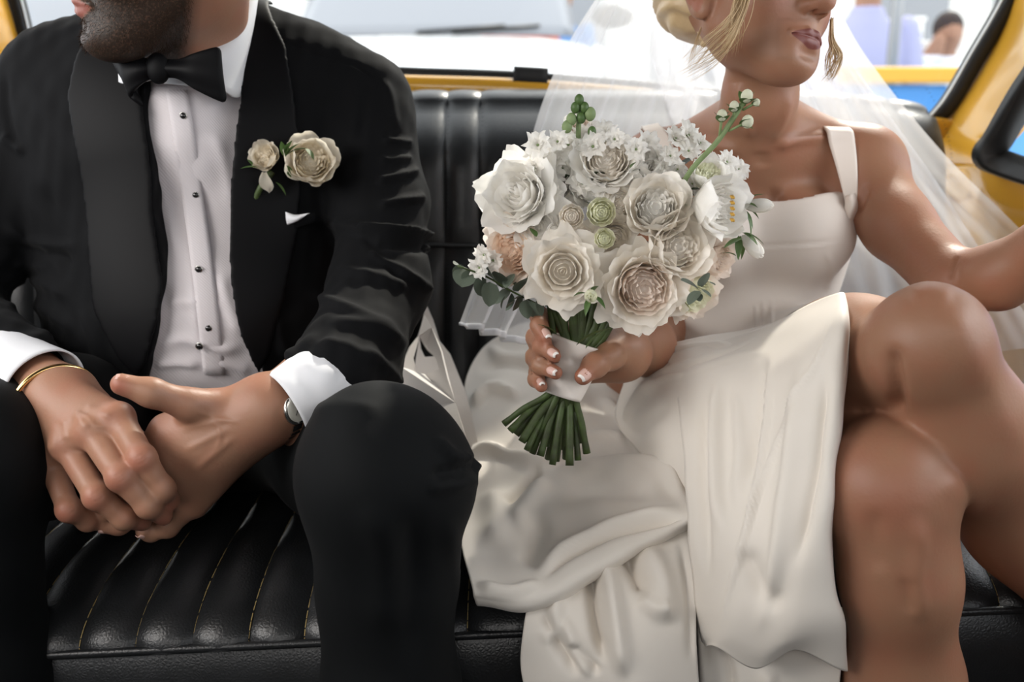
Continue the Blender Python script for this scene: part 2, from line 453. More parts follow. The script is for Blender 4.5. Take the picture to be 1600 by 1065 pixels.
# ---- backrest
back = empty('seat_backrest', (0, 1.45, .38), 'black leather bench backrest with vertical seams and a crosswise seam, behind the couple', 'seat')
def bprof(z0, z1, y0, y1, n, top=False):
    out = []
    for k in range(n):
        s = k/(n-1); e = min(s, 1-s)
        out.append((y0+(y1-y0)*s, z0+(z1-z0)*s, 1-math.exp(-min(s, (1-s) if not top else 1)*(z1-z0)/.014)))
    return out
zt = lambda x: .876 - .0*x - max(0, x-.42)**2*.35
bedges = [-.985+.0565*i for i in range(16)]
bedges = [e for e in bedges if e < -.13]
bedges = bedges+[-.1575+.0, -.101, -.0495, .27]+[.27+.0565*i for i in range(1, 8)]
bedges = sorted(set(round(e, 4) for e in bedges)); 
bedges = [e for i, e in enumerate(bedges) if i == 0 or e-bedges[i-1] > .02]
ZM = .672
for (za, zb_, ya, yb, nm) in ((.35, ZM, 1.36, 1.435, 'lower_panel'), (ZM, .897, 1.435, 1.475, 'upper_panel')):
    for i in range(len(bedges)-1):
        x0, x1 = bedges[i], bedges[i+1]; wch = x1-x0; n = 9 if wch < .1 else 31; V = []
        top = nm == 'upper_panel'
        nr = 14
        for k in range(n):
            s = k/(n-1); x = x0+wch*s; e = min(s, 1-s)*wch; bx = 1-math.exp(-e/.009)
            for (y, z, bz) in bprof(za, zb_, ya, yb, nr, top):
                zz = z + ((zt(x)-.897)*(z-ZM)/(.897-ZM) if top else 0)
                V.append((x, y+yaw(x)-.011*bx*bz-.004*math.sin(zz*23)+(7*max(0, zz-.775)**2 if top else 0), zz))
            if top:
                z1 = zt(x)
                for a in np.linspace(0, math.pi*.75, 10)[1:]:
                    r = .035
                    V.append((x, 7*.101**2+yb+yaw(x)+r-(r+.011*bx)*math.cos(a)-.004*math.sin(z1*23)*(1-a/2.4), z1+(.020+.003*bx)*math.sin(a)))
        obj(nm, V, gridf(n, nr+(9 if top else 0)), M['leather'], back)
parts = []
for x0 in bedges:
    for z in np.arange(.40, .90, .006):
        y = 1.36+(z-.35)/(ZM-.35)*.075 if z < ZM else 1.435+(z-ZM)/(.897-ZM)*.04
        y += yaw(x0)-.004*math.sin(z*23)-.0045+7*max(0, z-.775)**2
        parts.append(([(x0+.003, y, z), (x0+.0055, y, z+.0015), (x0+.0055, y, z+.0025), (x0+.003, y, z+.001)], [(0, 1, 2, 3)]))
obj('stitching', *join(parts), M['stitch_dark'], back, kind='stuff')
path = [(x, 1.43+yaw(x), ZM+.001*math.sin(30*x)) for x in np.linspace(-.98, .665, 60)]
obj('cross_seam', *tube(path, .003, 6), M['leather'], back)
# ---- rear window surround, body panels
YW = 1.64
def bar(name, pts, wdt, dep, m, parent=None, kind=None, n=24, bev=.003):
    """flat strip of width wdt (list or value, in the picture's plane) and depth dep along 3-D points"""
    P = catmull(np.array(pts), n); T = np.gradient(P, axis=0); T /= np.linalg.norm(T, axis=1, keepdims=True)
    out = np.array([0, 1., 0]); A = np.cross(T, out); A /= np.linalg.norm(A, axis=1, keepdims=True)
    wd = np.interp(np.linspace(0, 1, n), np.linspace(0, 1, len(np.atleast_1d(wdt))), np.atleast_1d(wdt)) if np.ndim(wdt) else np.full(n, wdt)
    V = []
    for i in range(n):
        for (a, b) in ((-.5, -.35), (-.35, -.5), (.35, -.5), (.5, -.35), (.5, .5), (-.5, .5)):
            V.append(P[i]+A[i]*a*wd[i]+out*b*dep)
    F = [(i*6+k, i*6+(k+1) % 6, (i+1)*6+(k+1) % 6, (i+1)*6+k) for i in range(n-1) for k in range(6)]
    F += [tuple(range(5, -1, -1)), tuple((n-1)*6+k for k in range(6))]
    o = obj(name, V, F, m, parent, True)
    if kind: o['kind'] = kind
    return o
wall = bar('wall_rear', [W(-260, 103, 1.64), W(300, 120, 1.64), W(610, 134, 1.64), W(850, 143, 1.64), W(1180, 172, 1.64), W(1500, 205, 1.64)], .036, .05, M['yellow'], None, 'structure', 40)
win = empty('window_1', W(800, 100, 1.66), '', '')
win['kind'] = 'structure'
gp = [W(-60, -420, 1.48), W(-20, -140, 1.58), W(22, 0, 1.62), W(44, 78, 1.64), W(75, 100, 1.66), W(300, 98, 1.66), W(610, 115, 1.655), W(850, 126, 1.655), W(1100, 148, 1.66), W(1380, 185, 1.66), W(1438, 198, 1.66), W(1478, 168, 1.64), W(1528, 85, 1.62), W(1582, -10, 1.60), W(1660, -180, 1.54), W(1740, -420, 1.48)]
bar('gasket', gp, .024, .03, M['rubber'], win, None, 160)
gp2 = [p+np.array([0, -.012, 0]) for p in gp]
c0 = W(760, -100, 1.6)
gp2 = [p+(c0-p)/np.linalg.norm(c0-p)*.013+np.array([0, -.004, 0]) for p in gp]
bar('trim_strip', gp2, .003, .008, M['chrome'], win, None, 160)
bar('gasket_clip', [W(802, 117, 1.625), W(856, 120, 1.625)], .028, .02, M['plastic'], win, None, 6)
gl = bpy.data.materials.new('window_glass'); gl.use_nodes = True; N_, L_ = nodes(gl)
t_ = N_.new('ShaderNodeBsdfTransparent'); t_.inputs[0].default_value = (.95, .97, .96, 1); g_ = N_.new('ShaderNodeBsdfGlossy'); g_.inputs['Roughness'].default_value = .02
fr_ = N_.new('ShaderNodeFresnel'); fr_.inputs[0].default_value = 1.3; mx_ = N_.new('ShaderNodeMixShader')
L_.new(fr_.outputs[0], mx_.inputs[0]); L_.new(t_.outputs[0], mx_.inputs[1]); L_.new(g_.outputs[0], mx_.inputs[2]); L_.new(mx_.outputs[0], N_['Material Output'].inputs[0])
M['glass'] = gl
gg = surf([[W(u, v, Y) for u in (-40, 400, 800, 1200, 1700)] for v, Y in ((-420, 1.48), (-140, 1.585), (40, 1.64))]+[[W(40, 110, 1.67), W(400, 105, 1.67), W(800, 130, 1.67), W(1200, 160, 1.67), W(1450, 195, 1.67)]], 8, 12)
obj('glass_pane', gg.reshape(-1, 3), gridf(8, 12), M['glass'], win)
# yellow pillars (body coloured)
def panel(name, ctrl, nu, nv, m, th=.01, parent=None, **kw):
    G_ = surf(ctrl, nu, nv); o = obj(name, G_.reshape(-1, 3), gridf(nu, nv), m, parent, True, **kw); solid(o, th, 0); return o
R_ = lambda *a: [W(*q) for q in a]
panel('wall_far_pillar', [R_((1598, -120, 1.60), (1640, -120, 1.52), (1720, -120, 1.40), (1800, -120, 1.30)),
    R_((1572, 20, 1.62), (1596, 20, 1.565), (1640, 20, 1.44), (1690, 60, 1.32)),
    R_((1530, 110, 1.64), (1552, 110, 1.58), (1600, 110, 1.47), (1650, 130, 1.36)),
    R_((1486, 180, 1.655), (1508, 180, 1.60), (1555, 180, 1.50), (1605, 190, 1.40)),
    R_((1455, 230, 1.66), (1470, 240, 1.61), (1500, 250, 1.54), (1540, 262, 1.46)),
    R_((1430, 290, 1.66), (1450, 300, 1.63), (1475, 305, 1.57), (1515, 310, 1.50))], 30, 24, M['yellow'], .012, None, kind='structure')
panel('wall_far_side', [R_((1430, 285, 1.66), (1460, 262, 1.58), (1530, 258, 1.46), (1600, 275, 1.34), (1700, 300, 1.2)),
    R_((1440, 320, 1.60), (1500, 300, 1.55), (1540, 297, 1.44), (1620, 325, 1.33), (1720, 355, 1.2)),
    R_((1450, 380, 1.55), (1510, 360, 1.50), (1560, 375, 1.42), (1640, 395, 1.32), (1740, 430, 1.2)),
    R_((1460, 620, 1.45), (1520, 620, 1.42), (1580, 640, 1.36), (1680, 660, 1.28), (1800, 700, 1.15)),
    R_((1500, 900, 1.35), (1560, 900, 1.32), (1640, 900, 1.28), (1740, 940, 1.2), (1900, 980, 1.05))], 30, 30, M['yellow'], .012, None, kind='structure')
win2 = empty('window_2', W(1600, 200, 1.3), '', '')
win2['kind'] = 'structure'
q_ = [W(1700, -60, 1.25), W(1650, 70, 1.29), W(1600, 150, 1.34), (W(1562, 215, 1.385)), W(1545, 243, 1.40), W(1575, 258, 1.37), W(1640, 278, 1.30), W(1760, 315, 1.18)]
bar('gasket', q_, .036, .03, M['rubber'], win2, None, 60)
gg = surf([R_((1720, -60, 1.24), (1800, -60, 1.1), (1900, -60, 1.0)), R_((1600, 180, 1.35), (1700, 180, 1.2), (1850, 180, 1.05)), R_((1560, 250, 1.39), (1680, 285, 1.25), (1800, 320, 1.12))], 8, 8)
obj('glass_pane', gg.reshape(-1, 3), gridf(8, 8), M['glass'], win2)
# near side (picture left) pillar and door
panel('wall_near_pillar', [R_((-180, -200, 1.40), (-100, -200, 1.48), (-62, -200, 1.55)), R_((-80, 0, 1.45), (-30, 0, 1.52), (5, 0, 1.60)),
    R_((-60, 90, 1.45), (-20, 90, 1.54), (30, 90, 1.62)), R_((-60, 200, 1.45), (-20, 200, 1.54), (60, 200, 1.62))], 24, 12, M['yellow'], .012, None, kind='structure')
struct('wall_near_door', *box((-1.02, -.9, .0), (-.99, 1.35, .85)), M['plastic'])
struct('wall_far_door', *box((.99, -.9, .0), (1.02, 1.2, .72)), M['plastic'])
struct('front_light_block', *box((-1.0, -.94, 0), (1.0, -.90, 1.36)), M['plastic'])  # unseen closed bulkhead, added to keep sky light from entering at the front
struct('trim_1', *box((-1.0, -.9, 1.30), (-.94, 1.4, 1.36)), M['yellow'])
struct('trim_2', *box((.94, -.9, 1.30), (1.0, 1.35, 1.36)), M['yellow'])
# ================================================================ people: shared builders
M['skin_m'] = skinmat('tanned_skin', (.35, .185, .118), (.38, .135, .09), (.24, .08, .06))
M['skin_w'] = skinmat('warm_skin', (.315, .16, .096), (.33, .115, .07), (.18, .055, .045))
M['nail'] = mat('fingernail', (.66, .42, .36), rough=.25, spec=.6)
M['nail_tip'] = mat('nail_tip', (.85, .8, .76), rough=.25, spec=.6)
M['eye'] = mat('eye_white', (.75, .73, .7), rough=.1)
def build_head(s, c, R, k=.012, fem=True, scale=1.0):
    """add a head to the field: c centre of the cranium, R columns forward / left / up"""
    c = np.array(c, float)
    P = lambda f, l, u: c+R @ (np.array([f, l, u])*scale)
    q = scale
    j = .90 if fem else 1.06; wf_ = .92 if fem else 1.0; cz = .008 if fem else 0
    s.ell(P(-.012, 0, .03), (.098*q, .076*q*wf_, .09*q), R, k=.02)
    s.ell(P(.022, 0, -.012), (.070*q, .061*q*wf_, .078*q), R, k=.03)
    for sd in (1, -1):
        s.cap(P(-.005+(.008 if fem else 0), sd*.051*j, -.052), P(.066, sd*.018*j, -.104+cz), .017*q*j, .016*q*j, .03)     # jaw line
        s.ell(P(.052, sd*.042, -.03), (.028*q, .024*q, .03*q), R, k=.03)                         # cheekbone
    s.ell(P(.078, 0, -.106+cz), (.020*q*j, .022*q*j, .018*q*j), R, k=.022)                          # chin
    s.ell(P(.062, 0, -.072), (.033*q, .034*q, .038*q), R, k=.025)                                # mouth mound
    s.cap(P(.045, 0, -.092+cz*1.4), P(-.02 if not fem else .0, 0, -.062+cz), .028*q*j, (.034 if fem else .042)*q, .03)                              # under the chin
    s.cap(P(.085, 0, .012), P(.108, 0, -.032), .009*q, .0115*q, .014)                            # nose
    s.ell(P(.110, 0, -.035), (.0125*q, .012*q, .0105*q), R, k=.008)
    for sd in (1, -1):
        s.ell(P(.097, sd*.0125, -.039), (.012*q, .0085*q, .0085*q), R, k=.006)
        s.ell(P(.1025, sd*.0075, -.0485), (.0055*q, .0032*q, .005*q), R, k=.003, sub=True)       # nostril
        s.ell(P(.082, sd*.032, .014), (.02*q, .019*q, .012*q), R, k=.012, sub=True)              # eye socket
        s.ell(P(.071, sd*.031, .012), (.0125*q, .0125*q, .0125*q), R, k=.004)
        s.cap(P(.090, sd*.014, .030), P(.078, sd*.044, .031), .007*q, .006*q, .012)              # brow
        # ear
        eo = -.012 if fem else 0
        e = P(-.012, sd*.077*wf_, -.005+eo); Re = R
        s.ell(e, (.020*q, .010*q, .031*q), Re, k=.008)
        s.ell(P(-.020, sd*.081*wf_, .004+eo), (.015*q, .008*q, .022*q), Re, k=.006)
        s.ell(P(-.006, sd*.079*wf_, -.026+eo), (.010*q, .006*q, .012*q), Re, k=.006)
        s.ell(P(-.010, sd*.090*wf_, .002+eo), (.010*q, .007*q, .017*q), Re, k=.005, sub=True)
    # lips
    lw = .0265
    s.cap(P(.0895, lw, -.0715), P(.0985, .007, -.0685), .0022*q, .0040*q, .004)
    s.cap(P(.0895, -lw, -.0715), P(.0965, -.007, -.0685), .0022*q, .0040*q, .004)
    s.cap(P(.0965, .007, -.0685), P(.0965, -.007, -.0685), .0040*q, .0040*q, .004)
    s.cap(P(.0885, lw*.9, -.0740), P(.0945, .007, -.0795), .0020*q, .0048*q, .004)
    s.cap(P(.0885, -lw*.9, -.0740), P(.0945, -.007, -.0795), .0020*q, .0048*q, .004)
    s.cap(P(.0945, .007, -.0795), P(.0945, -.007, -.0795), .0048*q, .0048*q, .004)
    sl_ = [P(.0905, lw, -.0737), P(.0965, .020, -.0736), P(.0997, .012, -.0736), P(.1012, .004, -.0737), P(.1012, -.004, -.0737), P(.0997, -.012, -.0736), P(.0965, -.020, -.0736), P(.0905, -lw, -.0737)]
    for i in range(7): s.cap(sl_[i], sl_[i+1], .0011*q, .0011*q, .0008, sub=True)
    s.ell(P(.099, 0, -.0925), (.006*q, .014*q, .005*q), R, k=.012, sub=True)                       # fold under the lip
    s.cap(P(.104, 0, -.054), P(.1035, 0, -.061), .0022*q, .0025*q, .004, sub=True)               # philtrum
    return P
def head_attrs(V, c, R, scale=1.0, beard=False):
    L = (V-np.array(c)) @ R/scale
    f, l, u = L[:, 0], L[:, 1], L[:, 2]
    al = np.abs(l)
    up = -.0725+.010*np.clip(1-al/.027, 0, 1)**.7-.0015*np.exp(-(l/.003)**2)
    dn = -.0745-.0115*np.clip(1-(al/.028)**2, 0, 1)
    lips = np.clip((up-u)/.0012+.3, 0, 1)*np.clip((u-dn)/.0012+.3, 0, 1)*np.clip((.0285-al)/.002, 0, 1)*(f > .082)*(f < .12)
    blush = .5*np.exp(-(((al-.043)/.02)**2+((u+.035)/.022)**2))*(f > .03)+.8*(al > .079)*(f < .03)*(np.abs(u) < .06)+.4*np.exp(-((u+.035)**2+l*l)/.012**2)*(f > .1)
    st = np.zeros(len(V))
    if beard:
        bound = -.038-.25*(np.clip(al-.03, 0, 1))+.55*np.clip(f*0+.02-f, 0, .1)*1.0
        st = np.clip((bound-u)/.008, 0, 1)*np.clip((u+.165)/.02, 0, 1)*(1-lips)*np.clip((f+.012)/.02, 0, 1)
        st = np.maximum(st, np.clip((.02-np.abs(f+.0-.015))/.01, 0, 1)*(al > .055)*(u > -.05)*(u < .06))
        st *= np.where((al < .008) & (u > -.062) & (u < -.055), .3, 1)
    return lips, blush, st
def finger(s, pts, r, k=.006, knuckle=None):
    pts = [np.array(p) for p in pts]
    s.chain(pts, r, k)
    for i in range(1, len(pts)-1):            # knuckle swell
        s.ell(pts[i], (r[i]*1.06,)*3, None, k=.006)
def nail(parent, tip, prev, facing, r, m=None, L=.011, wd=None):
    """a nail lying on the fingertip: tip and previous joint, facing = direction the nail looks"""
    tip = np.array(tip, float); a = tip-np.array(prev, float); a /= np.linalg.norm(a)
    n = np.array(facing, float); n -= a*n.dot(a); n /= np.linalg.norm(n); b = np.cross(n, a); wd = wd or r*.72
    V = []; nu, nv = 9, 7
    for i in range(nu):
        s = i/(nu-1); ww = wd*math.sqrt(max(0, 1-(2*s-1)**4*.55)); 
        for j in range(nv):
            t = -1+2*j/(nv-1); ang = t*.95
            V.append(tip+a*(-L*.62+L*1.2*s)+b*ww*math.sin(ang)+n*(r*.98*(1-(1-math.cos(ang))*.62)+.0004-.0018*s*s*(r/.008)))
    o = obj('fingernail', V, gridf(nu, nv), m or M['nail'], parent); solid(o, .0007, 0); return o
# ================================================================ the man in the dinner jacket
cloth_noise = ('noise', 900, .25, .0006)
M['wool'] = mat('black_wool', (.0045, .0048, .0056), rough=.8, spec=.10, sheen=.02, bump=('wave', 900, .15, .0004))
M['satin'] = mat('black_satin', (.0035, .0035, .0042), rough=.55, spec=.12, bump=('noise', 500, .08, .0004))
M['trouser'] = mat('trouser_wool', (.0035, .0042, .0048), rough=.75, spec=.12, sheen=.02, bump=('wave', 900, .15, .0004))
M['shirt'] = mat('white_shirt_weave', (.66, .62, .64), rough=.85, sheen=.1, bump=('wave', 150, .3, .0008))
M['cuff'] = mat('white_poplin', (.74, .75, .78), rough=.8, bump=('noise', 700, .1, .0003))
M['stud'] = mat('onyx', (.01, .01, .01), rough=.1, spec=.8)
M['silver'] = mat('silver', (.7, .68, .64), rough=.25, metal=1)
M['gold'] = mat('gold', (.80, .52, .22), rough=.16, metal=1)
M['hair_dark'] = mat('dark_brown_hair', (.035, .02, .013), rough=.75, spec=.12)
man = empty('person', (-.45, 1.25, .41), 'man in black dinner jacket, bow tie and white shirt, hands clasped between his knees', 'person')
# --- skin (one surface: head, neck, hidden trunk, arms, hands)
mR = frame((-.86, -.50, -.10), (-.05, -.16, 1)); mc = W(120, 10, 1.04)-mR @ (np.array([.098, 0, -.074])*1.04)
neck0 = W(292, 8, 1.15); neck1 = W(298, 110, 1.20)
def man_body(s):
    P = build_head(s, mc, mR, fem=False, scale=1.04)
    s.cap(P(-.025, 0, -.03), neck0, .055, .060, .03); s.cap(neck0, neck1, .060, .066, .03)
    s.ell(W(290, 300, 1.27), (.15, .085, .17), None, k=.04); s.ell(W(320, 540, 1.25), (.13, .085, .14), None, k=.04)
    s.cap(W(110, 165, 1.27), W(500, 165, 1.27), .05, .05, .04)
    # his right arm (picture left) and his left arm
    s.chain([W(60, 190, 1.26), W(-70, 500, 1.12), W(40, 588, .985), W(86, 614, .93)], [.045, .038, .032, .031], .02)
    s.chain([W(560, 190, 1.26), W(585, 448, 1.13), W(470, 618, .94), W(415, 640, .905)], [.045, .038, .033, .030], .02)
    # legs
    s.chain([W(400, 650, 1.2), W(592, 735, .83), W(600, 1500, .84)], [.055, .040, .03], .03)
    s.chain([W(180, 650, 1.2), W(-100, 720, .86), W(-120, 1500, .86)], [.06, .045, .03], .03)
    base = s; s = Shape(); s.cap(W(60, 600, .96), W(88, 618, .93), .032, .031, .02)
    # --- his right hand, on top
    wr = W(88, 618, .93)
    mcp = [W(186, 654, .872), W(144, 676, .862), W(106, 697, .868), W(78, 718, .884)]
    pip = [W(222, 716, .832), W(189, 745, .822), W(152, 775, .830), W(108, 796, .850)]
    dip = [W(254, 764, .835), W(232, 790, .826), W(194, 809, .838), W(137, 813, .865)]
    tip = [W(267, 782, .850), W(255, 806, .842), W(222, 815, .858), W(160, 817, .885)]
    rr = [(.0135, .0118, .0105, .0090), (.0135, .0120, .0105, .0090), (.0130, .0115, .0100, .0088), (.0120, .0105, .0092, .0080)]
    for i in range(4):
        s.cap(wr+(mcp[i]-wr)*.1, mcp[i], .0215, .0150, .022)
        finger(s, [mcp[i], pip[i], dip[i], tip[i]], rr[i], .0035)
        s.ell(mcp[i]+np.array([0, -.004, .003]), (.0125,)*3, None, k=.01)
        s.ell(pip[i]+np.array([0, -.0015, .001]), (rr[i][1]*.98,)*3, None, k=.004)
    s.cap(wr+np.array([.0, .012, -.008]), W(128, 690, .905), .022, .020, .025)     # palm
    s.chain([wr+np.array([.02, .005, .005]), W(150, 640, .925), W(190, 668, .915), W(230, 700, .905)], [.018, .016, .012, .010], .01)   # thumb under the fingers
    base.group(s, .003); s = Shape(); s.cap(W(470, 616, .945), W(418, 640, .905), .033, .030, .02)
    # --- his left hand, beneath
    wl = W(418, 640, .905)
    m2 = [W(262, 676, .892), W(268, 714, .880), W(283, 752, .884), W(302, 786, .896)]
    p2 = [W(212, 715, .882), W(205, 762, .868), W(222, 800, .876), W(262, 822, .893)]
    d2 = [W(180, 742, .885), W(172, 792, .872), W(186, 818, .878), W(236, 830, .893)]
    t2 = [W(160, 760, .895), W(160, 811, .873), W(165, 820, .873), W(224, 829, .885)]
    r2 = [(.0135, .0115, .0100, .0088)]*2+[(.0130, .0110, .0098, .0085), (.0120, .0102, .0090, .0078)]
    for i in range(4):
        s.cap(wl, m2[i], .0235, .0158, .02)
        finger(s, [m2[i], p2[i], d2[i], t2[i]], r2[i], .0035)
    s.cap(wl+np.array([-.02, .012, -.01]), W(315, 720, .915), .024, .022, .025)
    s.cap(wl, W(330, 690, .895), .024, .024, .025)
    th = [W(385, 636, .912), W(296, 632, .875), W(236, 613, .857), W(190, 600, .850)]
    s.chain(th, [.019, .0150, .0128, .0100], .008)
    s.cap(W(330, 650, .895), W(262, 672, .892), .016, .012, .02)
    base.group(s, .003)
    return dict(mcp=mcp, pip=pip, dip=dip, tip=tip, wl=wl, th=th, m2=m2, t2=t2, d2=d2)
sm = Shape(); JM = man_body(sm)
lo_hi = [((-1.0, .70, .03), (.05, 1.45, 1.18), .007), ]
Vb, Fb = sm.mesh((-.95, .75, .03), (.05, 1.40, .98), .006)
# the fine zones replace the coarse surface where skin shows
def boxmask(V, lo, hi): return ((V > np.array(lo)) & (V < np.array(hi))).all(1)
def carve(V, F, boxes):
    m = np.zeros(len(V), bool)
    for lo, hi in boxes: m |= boxmask(V, lo, hi)
    F = F[~m[F].all(1)]; return V, F
hl, hh = (-.56, .78, .40), (-.19, .985, .66)
kl, kh = (-.60, .93, .925), (-.22, 1.32, 1.22)
Vb, Fb = carve(Vb, Fb, [(hl, hh), (kl, kh)])
E_ = .007
Vh, Fh = sm.mesh(np.array(hl)-E_, np.array(hh)+E_, .0014); Vk, Fk = sm.mesh(np.array(kl)-E_, np.array(kh)+E_, .0022)
Vh = relax(Vh, Fh, 1, .4); Nh = vnorm(Vh, Fh)
crease = []
for i in range(4):                        # skin folds over each knuckle
    u, v, _ = proj(JM['pip'][i]); w2 = 9
    for dv in (-5, 0, 5): crease.append(([(u-w2+dv*.5, v+dv+5), (u+dv*.6, v+dv), (u+w2+dv*.5, v+dv-7)], 1.3, -.0005))
tend = [([tuple(np.array(proj(JM['wl']+(q-JM['wl'])*.35)[:2])), tuple(np.array(proj(JM['wl']+(q-JM['wl'])*.9)[:2]))], 6, .0012) for q in JM['m2'][:3]]
wq = W(95, 622, .93)
tend += [([tuple(np.array(proj(wq+(q-wq)*.4)[:2])), tuple(np.array(proj(wq+(q-wq)*.92)[:2]))], 7, .0014) for q in JM['mcp']]
tend += [([(110, 640), (135, 650), (150, 665), (172, 668)], 3.5, .0009), ([(330, 650), (345, 680), (335, 705)], 4, .0009), ([(300, 640), (345, 655), (380, 660)], 4, .0008)]
Vh = folds(Vh, Nh, crease+tend)
V, F = weld([(Vb, Fb), (Vh, Fh), (Vk, Fk)])
lips, blush, stub = head_attrs(V, mc, mR, 1.04, True)
for q in JM['pip']+JM['mcp']+JM['tip']+[JM['th'][3]]:
    blush = np.maximum(blush, .9*np.exp(-((V-q-np.array([0, -.008, 0]))**2).sum(1)/.010**2))
mbody = obj('body', V, F, M['skin_m'], man, attr=dict(lips=lips, blush=blush, stubble=stub))
for i, (a, b, f, rr) in enumerate([(JM['t2'][2], JM['d2'][2], (0, -.6, -1), .0085), (JM['t2'][3], JM['d2'][3], (0, -.7, -1), .0080), (JM['th'][3], JM['th'][2], (.0, -.25, 1), .0100)]):
    nail(mbody, a, b, f, rr, None, .012)
# beard: short hairs standing off jaw, chin and lip
hb = np.where((stub > .6) & (V[:, 2] > .93))[0]
Nn = vnorm(V, F); rs = np.random.RandomState(3); pick = rs.choice(hb, min(9000, len(hb)), replace=len(hb) < 9000)
down = mR @ np.array([.3, 0, -.9]); p0 = V[pick]+rs.normal(size=(len(pick), 3))*.0006
dirn = Nn[pick]*.55+down*.5+rs.normal(size=(len(pick), 3))*.28; dirn /= np.linalg.norm(dirn, axis=1, keepdims=True)
ln = rs.uniform(.003, .0065, len(pick))[:, None]; sd = np.cross(dirn, rs.normal(size=dirn.shape)); sd /= np.linalg.norm(sd, axis=1, keepdims=True)
BV = np.stack([p0-sd*.00017, p0+sd*.00017, p0+dirn*ln*.6+sd*.00012, p0+dirn*ln], 1).reshape(-1, 3)
BF = np.arange(len(BV)).reshape(-1, 4)
obj('beard', BV, BF, M['hair_dark'], man, kind='stuff', label='short dark beard stubble')
# hair cap
hs = Shape(); Pm = lambda f, l, u: mc+mR @ (np.array([f, l, u])*1.04)
hs.ell(Pm(-.022, 0, .045), (.102, .084, .092), mR, k=.02); hs.ell(Pm(-.05, 0, .0), (.062, .08, .07), mR, k=.02)
Vq, Fq = hs.mesh(mc-.16, mc+.17, .004)
L_q = (Vq-mc) @ mR; Nq = vnorm(Vq, Fq); Vq = Vq+Nq*(.0016*wob(Vq*np.array([1, 1, .3]), .010, 4))[:, None]
obj('hair', Vq, Fq, M['hair_dark'], man)
# --- shirt
ss = Shape()
ss.ell(W(300, 270, 1.235), (.17, .098, .19), None, k=.04); ss.ell(W(318, 500, 1.19), (.155, .118, .15), None, k=.05)
ss.cap(W(120, 160, 1.25), W(490, 160, 1.25), .055, .055, .05)
ss.cap(W(298, 130, 1.19), W(296, 210, 1.19), .055, .07, .03)
Vs, Fs = ss.mesh((-.75, 1.0, .40), (.05, 1.40, 1.0), .004)
Ns = vnorm(Vs, Fs)
Vs = folds(Vs, Ns, [([(262, 150), (283, 300), (300, 440), (313, 590)], 6, .0016), ([(276, 150), (297, 300), (312, 440), (326, 590)], 5, -.0009),
    ([(240, 240), (262, 330), (285, 420)], 10, .003), ([(330, 200), (352, 260), (362, 330)], 10, .0025), ([(250, 480), (290, 470), (355, 478)], 8, .0035),
    ([(240, 540), (290, 530), (340, 545), (390, 540)], 9, .005), ([(235, 570), (280, 566), (318, 572)], 7, .006), ([(330, 565), (365, 572), (395, 580)], 8, .004),
    ([(345, 420), (355, 470), (380, 530)], 10, .004), ([(246, 430), (262, 480), (255, 540)], 9, -.003)])
Vs = Vs+Ns*(.0010*wob(Vs, .06, 9))[:, None]
shirt = obj('shirt', Vs, Fs, M['shirt'], man)
def surf_y(Vv, u, v, rad=6):
    a, b, _ = proj(Vv); m = (np.abs(a-u) < rad) & (np.abs(b-v) < rad)
    return Vv[m][:, 1].min() if m.any() else 1.1
# placket edge
pl = [W(u, v, surf_y(Vs, u, v)-.002) for u, v in ((259, 140), (270, 210), (283, 300), (297, 400), (309, 500), (318, 585))]
pr = [W(u+34, v, surf_y(Vs, u+34, v)-.0012) for u, v in ((259, 140), (270, 210), (283, 300), (297, 400), (309, 500), (318, 585))]
A = catmull(np.array(pl), 30); B = catmull(np.array(pr), 30)
G_ = np.stack([A*(1-t)+B*t+np.array([0, -.0015*math.sin(math.pi*t), 0]) for t in np.linspace(0, 1, 6)], 1)
o = obj('placket', G_.reshape(-1, 3), gridf(30, 6), M['shirt'], shirt); solid(o, .0016, 0)
for u, v in ((286, 181), (305, 305), (310, 421), (325, 513), (311, 541)):
    y = surf_y(Vs, u, v)-.0045; c = W(u, v, y)
    a = ellmesh(c, (.0036, .0022, .0036)); 
    st = obj('stud', *a, M['stud'], shirt, label='round black shirt stud')
    rg = [c+np.array([.0040*math.cos(t), .0006, .0040*math.sin(t)]) for t in np.linspace(0, 2*math.pi, 20)]
    obj('stud_rim', *tube(rg, .0006, 6, False), M['silver'], shirt)
# collar: standing band with two fall leaves
def strip(name, rows, nu, nv, m, parent, th=.0016, post=None, **kw):
    G_ = surf(rows, nu, nv)
    if post is not None: G_ = post(G_)
    o = obj(name, G_.reshape(-1, 3), gridf(nu, nv), m, parent, **kw); solid(o, th, 0); return o
collar = strip('collar', [R_((256, 96, 1.105), (285, 95, 1.10), (330, 72, 1.12), (372, 25, 1.165), (386, -30, 1.22), (370, -70, 1.28), (290, -60, 1.31)),
     R_((252, 112, 1.10), (287, 112, 1.092), (336, 93, 1.108), (384, 50, 1.155), (402, -6, 1.225), (380, -30, 1.29), (290, -20, 1.32)),
     R_((250, 130, 1.105), (290, 134, 1.090), (344, 140, 1.10), (376, 148, 1.14), (400, 70, 1.225), (384, 20, 1.29), (290, 20, 1.32))], 14, 40, M['cuff'], shirt, .0022)
# left leaf (mostly in shade under the beard)
strip('collar', [R_((262, 96, 1.105), (225, 98, 1.11), (190, 92, 1.13), (170, 70, 1.17)), R_((256, 118, 1.098), (222, 128, 1.10), (190, 130, 1.12), (168, 110, 1.16))], 8, 20, M['cuff'], shirt, .0022)
